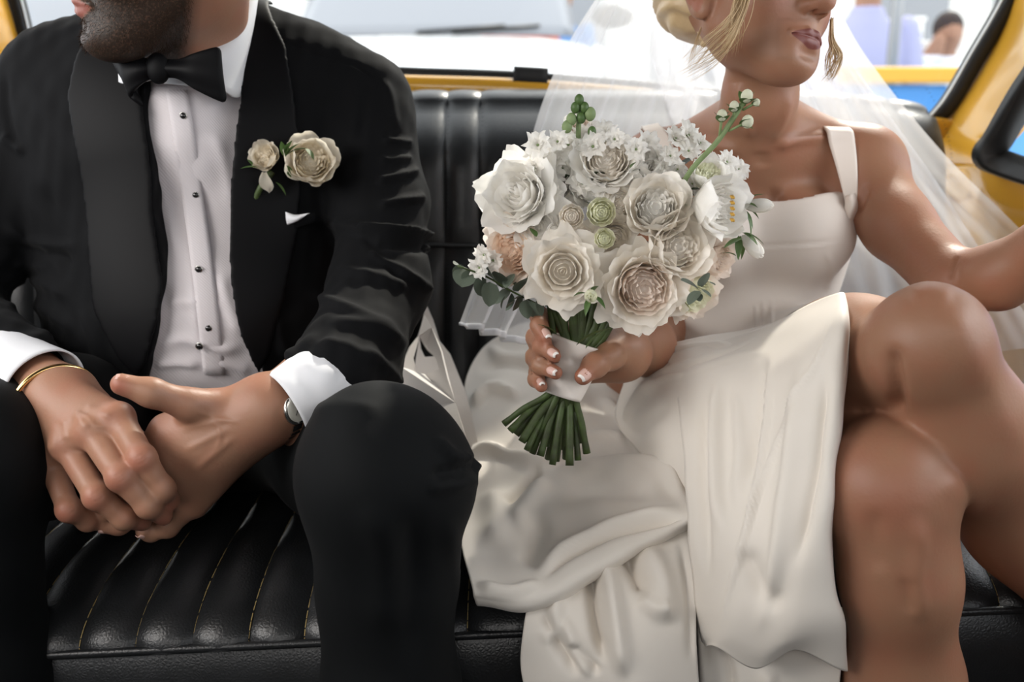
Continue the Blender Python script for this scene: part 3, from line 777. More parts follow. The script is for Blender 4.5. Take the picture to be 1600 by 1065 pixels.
# --- bow tie: knot and two wings
tie = empty('bow_tie', W(243, 108, 1.075), '', ''); 
tie.parent = man; tie.location = Vector(W(243, 108, 1.075))-man.location
def wing(pts_top, pts_bot, name):
    A = catmull(np.array([W(*p) for p in pts_top]), 22); B = catmull(np.array([W(*p) for p in pts_bot]), 22)
    V = []
    for i in range(22):
        s = i/21
        for j in range(9):
            t = j/8; p = A[i]*(1-t)+B[i]*t
            V.append(p+np.array([0, -.006*math.sin(math.pi*t)*(1-.5*s)+.0025*math.sin(3*math.pi*t)*(1-s), 0]))
    o = obj(name, V, gridf(22, 9), M['satin'], tie); solid(o, .007, 0); o.modifiers.new('s', 'SUBSURF').render_levels = 1; return o
wing([(258, 92, 1.068), (283, 92, 1.062), (305, 82, 1.058), (336, 73, 1.062), (341, 76, 1.066)], [(256, 122, 1.068), (280, 124, 1.062), (308, 142, 1.058), (346, 160, 1.062), (350, 156, 1.066)], 'wing')
wing([(236, 92, 1.068), (215, 88, 1.065), (190, 80, 1.07), (166, 76, 1.085)], [(240, 122, 1.068), (222, 132, 1.062), (205, 152, 1.062), (226, 168, 1.066)], 'wing')
V_, F_ = ellmesh(W(247, 107, 1.062), (.013, .009, .0165)); obj('knot', V_, F_, M['satin'], tie)
# --- jacket
sj = Shape()
sj.ell(W(290, 285, 1.235), (.215, .128, .215), None, k=.05)
sj.ell(W(315, 500, 1.20), (.195, .142, .175), None, k=.06)
sj.cap(W(105, 150, 1.25), W(480, 150, 1.25), .066, .066, .06)
sj.cap(W(215, 60, 1.235), W(90, 120, 1.25), .040, .052, .04); sj.cap(W(375, 45, 1.235), W(520, 115, 1.25), .034, .050, .04)
Vj_sleeve_r = [W(572, 158, 1.245), W(594, 322, 1.18), W(594, 446, 1.10), W(552, 556, .995), W(520, 586, .950)]
sj.chain(Vj_sleeve_r, [.059, .055, .055, .051, .050], .022)
Vj_sleeve_l = [W(62, 160, 1.245), W(0, 330, 1.20), W(-90, 480, 1.12), W(0, 572, 1.01), W(28, 590, .985)]
sj.chain(Vj_sleeve_l, [.060, .058, .058, .050, .049], .022)
open_poly = [(p[0], p[2]) for p in [W(200, -60, 1.15), W(232, 60, 1.12), (W(226, 165, 1.12)), W(238, 240, 1.115), W(250, 330, 1.115), W(262, 440, 1.08), W(252, 500, 1.07), W(232, 560, 1.06), W(214, 640, 1.05), W(430, 640, 1.05), W(400, 590, 1.06), W(376, 520, 1.07), W(360, 430, 1.08), W(360, 300, 1.11), W(368, 200, 1.12), W(374, 140, 1.13), W(384, 60, 1.17), W(388, -60, 1.2)]]
sj_un = sj.copy()
sj.cut(open_poly, -9, 1.22)
sj.cap(W(296, -120, 1.2), W(297, 80, 1.2), .075, .075, .01, sub=True)
# cut the sleeve ends square so that the cuffs come out of them
Vj, Fj = sj.mesh((-1.0, .80, .42), (.10, 1.45, 1.06), .0038)
Vj = relax(Vj, Fj, 1, .5); Nj = vnorm(Vj, Fj)
jf = [([(606, 218), (640, 222)], 5, .006, 0, 0), ([(600, 250), (640, 246)], 5, .006, 0, 0), ([(596, 282), (648, 268)], 5, .007, 0, 0), ([(600, 320), (655, 310)], 6, .007, 0, 0),
      ([(570, 356), (620, 360), (668, 364)], 6, .010, .5, 0), ([(600, 380), (665, 388)], 7, -.006, 0, 0), ([(560, 352), (600, 400), (640, 440)], 9, -.005),
      ([(585, 395), (625, 418), (668, 450)], 6, .007, 0, 0), ([(520, 420), (590, 430), (650, 455)], 8, .006), ([(470, 455), (540, 480), (630, 520)], 8, .006),
      ([(500, 500), (580, 510), (650, 545)], 8, .006), ([(450, 340), (520, 350), (600, 356)], 10, .005), ([(560, 540), (600, 570), (640, 610)], 7, .006), ([(480, 530), (540, 540), (600, 575)], 8, .005),
      ([(596, 118), (612, 160), (620, 210)], 7, .004), ([(585, 120), (570, 160), (560, 220)], 6, -.004),
      ([(8, 110), (8, 170), (30, 240)], 6, -.004), ([(0, 210), (40, 240)], 7, .006), ([(0, 350), (60, 380), (130, 385)], 8, .006), ([(0, 380), (80, 398), (120, 420)], 8, -.004), ([(0, 440), (60, 440), (110, 470)], 9, .006),
      ([(0, 480), (50, 475), (120, 520)], 9, .006), ([(20, 410), (70, 420)], 7, .005), ([(40, 520), (90, 530), (130, 560)], 8, .005), ([(130, 470), (150, 530), (170, 590)], 12, .006), ([(60, 280), (90, 360), (100, 450)], 14, -.006),
      ([(430, 480), (440, 540), (480, 580)], 12, .006), ([(420, 600), (460, 560), (520, 500)], 12, -.004),
      ([(548, 95), (572, 110), (592, 122)], 3, -.003), ([(430, 62), (500, 82), (575, 108)], 2.2, -.002)]
Vj = folds(Vj, Nj, jf); Vj = Vj+Nj*(.0022*wob(Vj, .11, 2)+.0008*wob(Vj, .03, 6))[:, None]
jacket = obj('jacket', Vj, Fj, M['wool'], man)
def lap(pts, off=.0042, th=.0022, res=.0024, name='lapel'):
    q = sj_un.copy().shell(off, th).clip([(p[0], p[2]) for p in [W(*a) for a in pts]], -9, 1.25)
    V, F = q.mesh((-.75, .92, .42), (.0, 1.28, 1.06), res, pad=.02); V = relax(V, F, 6, .5)
    return obj(name, V, F, M['satin'], jacket)
lap([(388, -50, 1.22), (384, 60, 1.17), (374, 150, 1.13), (366, 200, 1.12), (358, 300, 1.11), (358, 430, 1.08), (376, 525, 1.07), (398, 592, 1.06), (415, 560, 1.06), (440, 470, 1.08), (456, 370, 1.10), (462, 250, 1.115), (455, 150, 1.14), (447, 70, 1.18), (428, 20, 1.22), (400, -50, 1.25)])
lap([(200, -50, 1.2), (226, 165, 1.12), (239, 240, 1.115), (251, 330, 1.115), (263, 440, 1.08), (253, 500, 1.07), (233, 560, 1.06), (214, 592, 1.06), (185, 560, 1.06), (150, 480, 1.08), (140, 380, 1.10), (128, 260, 1.12), (115, 150, 1.15), (135, 90, 1.18), (170, 50, 1.22)])
# welt of the breast pocket and the white square in it
y = surf_y(Vj, 460, 345)-.004
obj('breast_pocket', *[np.array([W(430, 350, y), W(492, 332, y), W(494, 346, y-.002), W(432, 366, y-.002), W(430, 350, y+.004), W(492, 332, y+.004), W(494, 346, y+.004), W(432, 366, y+.004)]), [(0, 1, 2, 3), (7, 6, 5, 4), (0, 4, 5, 1), (1, 5, 6, 2), (2, 6, 7, 3), (3, 7, 4, 0)]], M['wool'], jacket)
yy = y-.004
o = strip('pocket_square', [R_((446, 331, yy), (462, 336, yy), (484, 333, yy-.002)), R_((447, 341, yy-.003), (464, 341, yy-.006), (476, 337, yy-.002)), R_((449, 351, yy-.001), (462, 346, yy-.003), (470, 341, yy-.001))], 8, 12, M['cuff'], jacket, .0015, label='corner of a white pocket square')
# --- cuffs: flared sleeves of white cotton
def cuff(name, path, rads, flat, nrm, m=M['cuff'], n=48, parent=None, seed=0, folds_=None):
    P = catmull(np.array(path), 18); r = np.interp(np.linspace(0, 1, 18), np.linspace(0, 1, len(rads)), rads)
    T = np.gradient(P, axis=0); T /= np.linalg.norm(T, axis=1, keepdims=True)
    V = []
    for i in range(18):
        a = np.array(nrm, float); a -= T[i]*a.dot(T[i]); a /= np.linalg.norm(a); b = np.cross(T[i], a)
        for k in range(n):
            th = 2*math.pi*k/n; rr_ = r[i]*(1+.02*math.sin(3*th+seed+i*.3)+.012*math.sin(7*th+i*.2+seed)*(1-i/18))
            V.append(P[i]+a*rr_*math.sin(th)*flat+b*rr_*math.cos(th))
    V = np.array(V); G_ = V.reshape(18, n, 3)
    if folds_:
        N3 = gnorm(G_); c3 = P[:, None, :]; sgn = np.sign((N3*(G_-c3)).sum(-1, keepdims=True)); V = folds(G_, N3*sgn, folds_).reshape(-1, 3)
    F = [(i*n+k, i*n+(k+1) % n, (i+1)*n+(k+1) % n, (i+1)*n+k) for i in range(17) for k in range(n)]
    o = obj(name, V, F, m, parent); solid(o, .0022, 0); return o
cuff('cuff', [W(-14, 560, 1.01), W(30, 588, .972), W(72, 608, .940)], [.043, .0445, .043], .92, (0, -.6, 1), parent=shirt, seed=1)
cuff('cuff', [W(528, 592, .955), W(495, 608, .925), W(447, 636, .905)], [.044, .042, .0385], .92, (0, -.6, 1), parent=shirt, seed=4, folds_=[([(470, 560), (500, 580), (540, 600)], 5, .004), ([(450, 575), (480, 600), (510, 625)], 6, -.003), ([(500, 560), (520, 590)], 6, .003)])
# --- trousers
stt = Shape()
kneeL = W(598, 735, .82); kneeR = W(-70, 722, .86)
stt.ell(W(310, 640, 1.22), (.19, .13, .10), None, k=.05)
stt.chain([W(430, 655, 1.18), W(545, 700, 1.0), kneeL], [.088, .076, .066], .04)
stt.chain([W(190, 650, 1.18), W(80, 680, 1.0), kneeR], [.088, .080, .070], .04)
stt.ell(kneeL+np.array([.005, -.004, -.005]), (.067, .066, .068), None, k=.03)
footL = np.array([kneeL[0]+.0, .80, .08]); footR = np.array([kneeR[0], .84, .08])
stt.chain([kneeL, kneeL*.5+footL*.5, footL], [.067, .061, .055], .04); stt.chain([kneeR, kneeR*.5+footR*.5, footR], [.072, .064, .058], .04)
Vt, Ft = stt.mesh((-.95, .64, .05), (.10, 1.42, .70), .005)
Vt = relax(Vt, Ft, 1, .5); Nt = vnorm(Vt, Ft)
Vt = folds(Vt, Nt, [([(690, 690), (712, 712), (728, 716)], 8, .006, 0, 0), ([(690, 740), (715, 735), (735, 728)], 8, -.007, 0, 0), ([(680, 760), (715, 756), (730, 750)], 8, .006, 0, 0), ([(700, 800), (712, 880), (725, 960)], 12, .004), ([(480, 650), (520, 640), (600, 640)], 12, .004), ([(560, 780), (600, 850), (600, 1000)], 25, .006), ([(640, 780), (650, 900), (640, 1050)], 22, -.005)])
Vt = Vt+Nt*(.003*wob(Vt, .13, 12))[:, None]
trousers = obj('trousers', Vt, Ft, M['trouser'], man)
for fx in (footL, footR):
    q = Shape(); q.ell(fx+np.array([0, -.07, -.035]), (.045, .13, .036), None, k=.02); q.ell(fx+np.array([0, .02, -.02]), (.04, .06, .05), None, k=.02)
    q.op(lambda f, x, y, z: np.maximum(f, .003-z)); Vz, Fz = q.mesh(fx-np.array([.09, .26, .09]), fx+np.array([.09, .14, .07]), .006); obj('shoe', Vz, Fz, M['leather'], man)
# --- bracelet and watch (worn, lifted off: things of their own)
brc = empty('bracelet', W(60, 645, .93), 'thin polished gold open bangle on the wrist below the blue-white cuff', 'bracelet')
wa = W(84, 618, .928); ax_ = W(60, 600, .955)-W(100, 632, .90); ax_ /= np.linalg.norm(ax_)
def ring(c, ax, r, flat, n=60, a0=0, a1=2*math.pi, nrm=(0, -.6, 1)):
    a = np.array(nrm, float); a -= ax*a.dot(ax); a /= np.linalg.norm(a); b = np.cross(ax, a)
    return [c+a*r*flat*math.sin(t)+b*r*math.cos(t) for t in np.linspace(a0, a1, n)]
bc = W(88, 632, .922)
obj('band', *tube(ring(bc, ax_, .0425, .92, 60, math.radians(-20), math.radians(305)), .0027, 10), M['gold'], brc)
wt = empty('wristwatch', W(435, 635, .925), 'small steel wristwatch with pale dial half under the shirt cuff', 'watch')
wc = W(424, 640, .905); ax2 = W(480, 612, .96)-W(400, 645, .90); ax2 /= np.linalg.norm(ax2)
rg = ring(wc, ax2, .0352, .92, 72)
for k in range(0, 72, 2):
    p = rg[k]; q = rg[(k+1) % 72]; t = (q-p)/np.linalg.norm(q-p); n_ = (p-wc)/np.linalg.norm(p-wc)
    V_ = [p+t*a+ax2*b+n_*c for a in (-.0014, .0014) for b in (-.006, .006) for c in (-.0008, .0012)]
    o = obj('bracelet_link', V_, [(0, 1, 3, 2), (4, 6, 7, 5), (0, 4, 5, 1), (2, 3, 7, 6), (0, 2, 6, 4), (1, 5, 7, 3)], M['silver'], wt, False)
dn_ = np.array([.25, -.9, .12]); dn_ -= ax2*dn_.dot(ax2); dn_ /= np.linalg.norm(dn_); side = np.cross(ax2, dn_)
dc = wc+dn_*.036-ax2*.004
def disc(c, n, r, h, m=28):
    a = np.cross(n, [0, 0, 1.]); a /= np.linalg.norm(a); b = np.cross(n, a); V = []; prof_ = [(0, 0), (r*.9, 0), (r, h*.3), (r, h*.8), (r*.93, h), (0, h)]
    for i in range(m):
        t = 2*math.pi*i/m
        for (rr_, hh_) in prof_: V.append(c+a*rr_*math.cos(t)+b*rr_*math.sin(t)+n*hh_)
    k = len(prof_); return V, [(i*k+j, i*k+j+1, ((i+1) % m)*k+j+1, ((i+1) % m)*k+j) for i in range(m) for j in range(k-1)]
obj('watch_case', *disc(dc, dn_, .0145, .005), M['silver'], wt); M['dial'] = mat('pale_dial', (.7, .68, .6), rough=.3)
obj('dial', *disc(dc+dn_*.0048, dn_, .0120, .0005), M['dial'], wt)
for ang, ln_ in ((.4, .009), (2.2, .006)):
    e = (ax2*math.cos(ang)+side*math.sin(ang)); obj('hand', *tube([dc+dn_*.0058, dc+dn_*.0058+e*ln_], .0004, 6), M['stud'], wt)
obj('crown', *tube([dc-side*.0143+dn_*.0025, dc-side*.0175+dn_*.0025], .002, 10), M['silver'], wt)
# ================================================================ the woman in the ivory dress
M['satin_w'] = mat('ivory_crepe', (.80, .745, .675), rough=.62, spec=.3, sheen=.15, bump=('noise', 900, .12, .0003))
M['bodice'] = mat('ivory_bodice', (.80, .73, .665), rough=.65, spec=.25, sheen=.1, bump=('noise', 900, .12, .0003))
M['blonde'] = mat('blonde_hair', (.66, .50, .30), rough=.4, spec=.5, vary=(40, .6, (.45, .30, .15)))
M['thread_w'] = mat('seam_thread', (.85, .8, .74), rough=.8)
wom = empty('person', (.28, 1.2, .41), 'woman in ivory strapped dress and veil, legs crossed, bouquet in one hand', 'person')
wR = frame((.60, -.80, .13), (.25, .02, 1)); WS = .90
wc_ = W(1268, 60, 1.03)-wR @ (np.array([.098, 0, -.074])*WS)
nk = W(1180, 215, 1.195)
def woman_body(s):
    P = build_head(s, wc_, wR, fem=True, scale=WS)
    s.cap(W(1196, 55, 1.125), W(1187, 150, 1.15), .039, .0395, .02); s.cap(W(1187, 150, 1.15), nk, .0395, .046, .02)
    s.cap(W(1178, 205, 1.20), W(1018, 250, 1.25), .034, .026, .04); s.cap(W(1190, 205, 1.20), W(1350, 242, 1.20), .034, .028, .035)
    s.ell(W(1180, 340, 1.25), (.125, .078, .15), None, k=.05)
    s.ell(W(1170, 470, 1.24), (.098, .075, .11), None, k=.05)
    s.ell(W(1110, 370, 1.175), (.052, .045, .05), None, k=.03); s.ell(W(1255, 368, 1.165), (.052, .045, .05), None, k=.03)
    s.ell(W(1130, 600, 1.26), (.165, .105, .10), None, k=.06)
    # arms
    s.ell(W(1022, 264, 1.25), (.038, .040, .043), None, k=.03); s.ell(W(1356, 262, 1.195), (.044, .044, .048), None, k=.03)
    s.chain([W(1022, 268, 1.25), W(1010, 400, 1.275), W(1030, 520, 1.22), W(1008, 540, 1.10), W(972, 552, 1.025)], [.041, .037, .033, .031, .0235], .025)
    s.chain([W(1358, 270, 1.19), W(1402, 352, 1.12), W(1488, 440, 1.03)], [.041, .038, .033], .02)
    base = s
    s.chain([W(1492, 440, 1.03), W(1560, 432, .99), W(1640, 385, .95), W(1730, 335, .92)], [.033, .0335, .029, .0225], .012)
    # far hand, resting beyond the edge of the picture
    hw = W(1730, 335, .92)
    for i, (du, dv) in enumerate(((70, -60), (85, -42), (90, -22), (84, 0))):
        a = W(1760+du*.3, 322+dv*.5, .90); s.cap(hw, a, .018, .011, .015)
        s.chain([a, W(1760+du, 318+dv, .885), W(1768+du*1.35, 325+dv, .89), W(1765+du*1.55, 338+dv, .90)], [.0095, .0085, .0078, .0065], .004)
    s.chain([hw, W(1745, 350, .89), W(1775, 362, .87), W(1800, 366, .865)], [.018, .012, .0095, .008], .01)
    base = s; s = Shape()
    # crossed leg on top
    s.chain([W(1190, 610, 1.20), W(1330, 578, .965), W(1436, 550, .825)], [.088, .069, .047], .05)
    s.ell(W(1456, 532, .805), (.045, .045, .047), None, k=.035)
    s.cap(W(1462, 535, .803), W(1512, 680, .832), .044, .052, .012)
    s.chain([W(1512, 680, .832), W(1600, 812, .875), W(1740, 1010, .86), W(1860, 1180, .84)], [.055, .051, .036, .027], .04)
    s.chain([W(1860, 1180, .84), W(1930, 1230, .80), W(2000, 1250, .72)], [.027, .028, .018], .03)
    base.group(s, .03); s = Shape()
    # leg beneath, foot on the floor
    s.chain([W(1140, 660, 1.22), W(1270, 700, 1.0), W(1384, 742, .838)], [.088, .076, .058], .05)
    s.ell(W(1390, 770, .800), (.051, .046, .054), None, k=.035)
    f0 = W(1405, 900, .80); f1 = W(1412, 1065, .815); f2 = np.array([f1[0]+.005, .90, .10])
    s.chain([W(1388, 765, .81), f0, f1, f2], [.050, .0475, .0495, .028], .03)
    s.ell(W(1399, 868, .775), (.020, .014, .024), None, k=.03)
    s.chain([f2, f2+np.array([.0, -.02, -.06]), f2+np.array([.0, -.13, -.075])], [.028, .030, .020], .03)
    base.group(s, .004); s = base
    # --- the hand round the stems
    wr_ = W(972, 552, 1.025); heel = W(952, 560, .995)
    s.cap(wr_, W(885, 555, 1.030), .024, .020, .02); s.cap(wr_, W(870, 520, 1.035), .022, .015, .02); s.cap(wr_, W(868, 590, 1.030), .022, .014, .02)
    fing = [([(868, 505, 1.030), (842, 492, 1.000), (842, 508, .962), (853, 527, .944)], [.0102, .0094, .0084, .0070]),
            ([(862, 535, 1.030), (836, 527, .998), (846, 541, .955), (868, 556, .930)], [.0104, .0094, .0086, .0073]),
            ([(860, 565, 1.030), (836, 558, .998), (845, 571, .955), (868, 582, .932)], [.0100, .0092, .0084, .0071]),
            ([(862, 592, 1.028), (840, 582, .998), (838, 592, .965), (846, 603, .945)], [.0092, .0082, .0076, .0064])]
    J = []
    for pts, r in fing:
        q = [W(*p) for p in pts]; finger(s, q, r, .003); J.append((q, r))
    tq = [W(972, 545, 1.015), W(953, 556, .975), W(930, 570, .948), W(911, 588, .934)]; tr = [.019, .0142, .0115, .0088]
    s.chain(tq, tr, .008); s.ell(tq[2], (.0118,)*3, None, k=.006)
    return J, (tq, tr)
sw = Shape(); WJ, WT = woman_body(sw)
Vb, Fb = sw.mesh((-.05, .62, .03), (1.0, 1.40, 1.02), .0042)
b1 = ((.02, .89, .50), (.155, 1.06, .62)); b2 = (tuple(wc_-np.array([.13, .13, .15])), tuple(wc_+np.array([.14, .14, .16])))
mo = wc_+wR @ (np.array([.095, 0, -.0745])*WS); b3 = (tuple(mo-np.array([.034, .034, .018])), tuple(mo+np.array([.034, .034, .018])))
Vb, Fb = carve(Vb, Fb, [b1, b2])
V1, F1 = sw.mesh(np.array(b1[0])-.006, np.array(b1[1])+.006, .0013); V2, F2 = sw.mesh(np.array(b2[0])-.006, np.array(b2[1])+.006, .0015)
V2, F2 = carve(V2, F2, [b3]); V3, F3 = sw.mesh(np.array(b3[0])-.003, np.array(b3[1])+.003, .00065)
Vb = relax(Vb, Fb, 1, .5); V1 = relax(V1, F1, 1, .4)
V, F = weld([(Vb, Fb), (V1, F1), (V2, F2), (V3, F3)])
N = vnorm(V, F); um, vm, _ = proj(V)
wf = [([(1205, 232), (1245, 218), (1300, 212)], 9, .006), ([(1168, 236), (1120, 228), (1070, 222)], 9, .005), ([(1188, 236), (1190, 262)], 12, -.004), ([(1150, 120), (1165, 180), (1178, 225)], 8, .004), ([(1238, 140), (1222, 190), (1198, 228)], 8, .0035),
      ([(1215, 290), (1205, 330), (1200, 370)], 10, -.010),
      ([(1500, 398), (1490, 415), (1484, 440)], 3, -.003), ([(1506, 405), (1500, 425), (1496, 440)], 3, -.002),
      ([(1335, 340), (1352, 300), (1360, 285)], 6, -.006),
      ([(1440, 470), (1500, 520), (1560, 640), (1590, 720)], 26, .004), ([(1470, 740), (1540, 800)], 20, .003), ([(1392, 535), (1397, 580), (1402, 625), (1406, 665)], 12, -.009), ([(1420, 470), (1450, 455), (1490, 470)], 16, .003),
      ([(1370, 790), (1365, 850), (1380, 900)], 16, -.003), ([(1430, 800), (1437, 850), (1432, 900), (1440, 980)], 14, .005), ([(1415, 900), (1425, 960)], 12, -.003)]
body_m = (vm > 130) & (V[:, 1] < 1.3)
Vf = folds(V, N, wf); V = np.where(body_m[:, None], Vf, V)
lips, blush, _ = head_attrs(V, wc_, wR, WS)
for q, r in WJ: blush = np.maximum(blush, .8*np.exp(-((V-q[3])**2).sum(1)/.010**2))
blush = np.maximum(blush, .8*np.exp(-((V-WT[0][3])**2).sum(1)/.012**2))
for q, r in ((W(1405, 790, .75), .03),): blush = np.maximum(blush, .5*np.exp(-((V-q)**2).sum(1)/r**2))
wbody = obj('body', V, F, M['skin_w'], wom, attr=dict(lips=lips, blush=blush, stubble=np.zeros(len(V))))
for i, (q, r) in enumerate(WJ):
    fc = [(.35, -1, .2), (.3, -1, .1), (.3, -1, .1), (.2, -1, .1)][i]
    nail(wbody, q[3], q[2], fc, r[3], M['nail'], .0105, r[3]*.72)
    a = (q[3]-q[2])/np.linalg.norm(q[3]-q[2]); nail(wbody, q[3]+a*.0058, q[2], fc, r[3]*1.0, M['nail_tip'], .0017, r[3]*.55)
nail(wbody, WT[0][3], WT[0][2], (-.1, -1, .25), WT[1][3], M['nail'], .0125, .0072)
a = (WT[0][3]-WT[0][2])/np.linalg.norm(WT[0][3]-WT[0][2]); nail(wbody, WT[0][3]+a*.0072, WT[0][2], (-.1, -1, .25), WT[1][3], M['nail_tip'], .0018, .0056)
# --- dress
def wshell(pts, off, th, res, name, m, parent, y0=-9, y1=9, sm_=2, fl=None, post=None):
    q = Shape(); woman_torso(q); q.shell(off, th).clip([(p[0], p[2]) for p in [W(*a) for a in pts]], y0, y1)
    Vq, Fq = q.mesh((.02, 1.02, .40), (.62, 1.42, 1.02), res, pad=.02); Vq = relax(Vq, Fq, sm_, .5)
    if fl: Vq = folds(Vq, vnorm(Vq, Fq), fl)
    return obj(name, Vq, Fq, m, parent), (Vq, Fq)
def woman_torso(s):
    s.cap(W(1178, 205, 1.20), W(1018, 250, 1.25), .034, .026, .04); s.cap(W(1190, 205, 1.20), W(1350, 242, 1.20), .034, .028, .035)
    s.cap(W(1184, 150, 1.15), nk, .041, .047, .02)
    s.ell(W(1180, 340, 1.25), (.125, .078, .15), None, k=.05)
    s.ell(W(1170, 470, 1.24), (.098, .075, .11), None, k=.05)
    s.ell(W(1110, 370, 1.175), (.056, .050, .05), None, k=.035); s.ell(W(1255, 368, 1.165), (.056, .050, .05), None, k=.035)
    s.ell(W(1130, 600, 1.26), (.165, .105, .10), None, k=.06)
    s.ell(W(1022, 264, 1.25), (.038, .040, .043), None, k=.03); s.ell(W(1356, 262, 1.195), (.040, .044, .045), None, k=.03)
    s.cap(W(1165, 620, 1.2), W(1290, 590, 1.02), .09, .078, .05)
dress, (Vd, Fd) = wshell([(1030, 345, 1.13), (1100, 318, 1.12), (1190, 322, 1.12), (1250, 314, 1.12), (1300, 303, 1.13), (1325, 302, 1.14), (1342, 322, 1.17), (1350, 400, 1.18), (1330, 480, 1.15), (1300, 520, 1.1), (1180, 570, 1.1), (1060, 600, 1.12), (960, 620, 1.16), (960, 380, 1.2), (1000, 345, 1.2)], .004, .0025, .0028, 'dress', M['bodice'], wom,
    fl=[([(1040, 392), (1130, 388), (1200, 384), (1270, 380), (1330, 372)], 3, -.0018), ([(1040, 396), (1130, 393), (1200, 389), (1270, 385), (1330, 377)], 3, .0012),
        ([(1180, 470), (1182, 500), (1184, 525)], 2, .002), ([(1192, 465), (1194, 500), (1196, 525)], 2, .002), ([(1205, 462), (1206, 490), (1208, 520)], 2, .002), ([(1290, 390), (1300, 420), (1290, 460)], 5, .002)])
def skin_y(u, v, rad=5):
    a_, b_, _ = proj(V); m = (np.abs(a_-u) < rad) & (np.abs(b_-v) < rad)
    return V[m][:, 1].min() if m.any() else 1.2
def strapstrip(left, right, back, off=.0045):
    rows = []
    for (l, r) in zip(left, right):
        rows.append([W(l[0]+(r[0]-l[0])*t, l[1]+(r[1]-l[1])*t, 1.0) for t in np.linspace(0, 1, 5)])
    n = len(rows); Ys = np.array([[skin_y(*[float(q) for q in proj(p)[:2]]) for p in row] for row in rows])
    Ys = np.minimum(Ys, 1.30); 
    for _ in range(2): Ys = np.concatenate([Ys[:1], .25*Ys[:-2]+.5*Ys[1:-1]+.25*Ys[2:], Ys[-1:]])
    Ys = np.tile(Ys.mean(1, keepdims=True), (1, 5))*.6+Ys*.4
    g = [[W(*[float(q) for q in proj(p)[:2]], Ys[i, j]-off) for j, p in enumerate(row)] for i, row in enumerate(rows)]
    g = [[p+np.array([back, .07, -.035]) for p in g[0]], [p+np.array([back*.5, .03, .000]) for p in g[0]]]+g
    G_ = surf(g, 40, 9); o = obj('strap', G_.reshape(-1, 3), gridf(40, 9), M['bodice'], dress); solid(o, .0028, 0)
strapstrip([(1291, 203), (1296, 225), (1305, 255), (1313, 285), (1320, 315), (1322, 335)], [(1332, 205), (1336, 225), (1339, 255), (1340, 285), (1339, 315), (1334, 335)], 0)
strapstrip([(1006, 203), (1016, 215), (1028, 240), (1034, 275), (1036, 340)], [(1032, 198), (1043, 210), (1054, 235), (1058, 275), (1060, 335)], 0)
# loose folded tab under the strap at the armhole
strip('strap_fold', [R_((1338, 300, 1.15), (1345, 318, 1.148), (1338, 345, 1.15), (1322, 372, 1.152)), R_((1330, 303, 1.135), (1332, 322, 1.130), (1326, 345, 1.135), (1314, 374, 1.145)), R_((1322, 306, 1.14), (1320, 325, 1.138), (1316, 348, 1.14), (1308, 374, 1.148))], 10, 16, M['bodice'], dress, .002)
def cloth(name, rows, nu, nv, fl=None, parent=None, th=.0022, noise=.0012, m=None, seed=0, ns=.07, amp=1.5, **kw):
    G_ = surf([R_(*r) for r in rows], nu, nv); Nn_ = gnorm(G_)
    if fl: G_ = folds(G_, Nn_, [(f[0], f[1], f[2]*amp)+tuple(f[3:]) for f in fl])
    G_ = G_+Nn_*(noise*wob(G_, ns, seed))[..., None]
    o = obj(name, G_.reshape(-1, 3), gridf(nu, nv), m or M['satin_w'], parent, **kw); solid(o, th, 0); return o
# A: panel over the raised thigh, hanging beside the knee
cloth('skirt_panel', [
  [(1040, 556, 1.085), (1120, 535, 1.05), (1200, 508, 1.01), (1268, 474, .965), (1312, 458, .925), (1320, 462, .945)],
  [(1052, 585, 1.05), (1132, 570, .985), (1210, 552, .915), (1272, 525, .865), (1317, 500, .850), (1325, 505, .875)],
  [(1062, 640, .985), (1144, 635, .925), (1220, 630, .862), (1275, 622, .818), (1314, 600, .815), (1320, 602, .84)],
  [(1070, 730, .915), (1150, 730, .865), (1222, 735, .815), (1272, 735, .785), (1302, 720, .785), (1308, 720, .81)],
  [(1076, 830, .865), (1150, 835, .815), (1215, 840, .785), (1262, 840, .765), (1291, 830, .765), (1298, 830, .79)],
  [(1086, 930, .84), (1145, 930, .80), (1202, 935, .780), (1252, 935, .762), (1300, 925, .762), (1306, 925, .785)],
  [(1094, 985, .835), (1134, 985, .80), (1190, 1005, .785), (1244, 992, .768), (1312, 975, .765), (1316, 975, .785)],
  [(1100, 1010, .845), (1122, 1010, .81), (1180, 1042, .80), (1242, 1014, .785), (1316, 1045, .785), (1318, 1045, .80)]], 110, 90,
  [([(1319, 466), (1274, 572), (1241, 638), (1190, 760), (1150, 880), (1122, 1005)], 3.0, .003), ([(1208, 551), (1200, 640), (1185, 760), (1160, 860)], 4, .0035), ([(1196, 551), (1188, 640), (1172, 760)], 6, -.004),
   ([(1128, 575), (1122, 640), (1120, 740), (1128, 850)], 10, .006), ([(1105, 590), (1100, 690), (1100, 800), (1108, 920)], 8, -.005), ([(1260, 540), (1250, 640), (1230, 780), (1210, 900), (1180, 1000)], 12, .007), ([(1290, 560), (1282, 660), (1265, 780), (1240, 900)], 10, -.006),
   ([(1160, 850), (1180, 900), (1220, 960)], 18, -.006), ([(1040, 600), (1120, 570), (1200, 545)], 5, .003), ([(1150, 600), (1160, 700), (1150, 800)], 9, .004)], dress, seed=3)
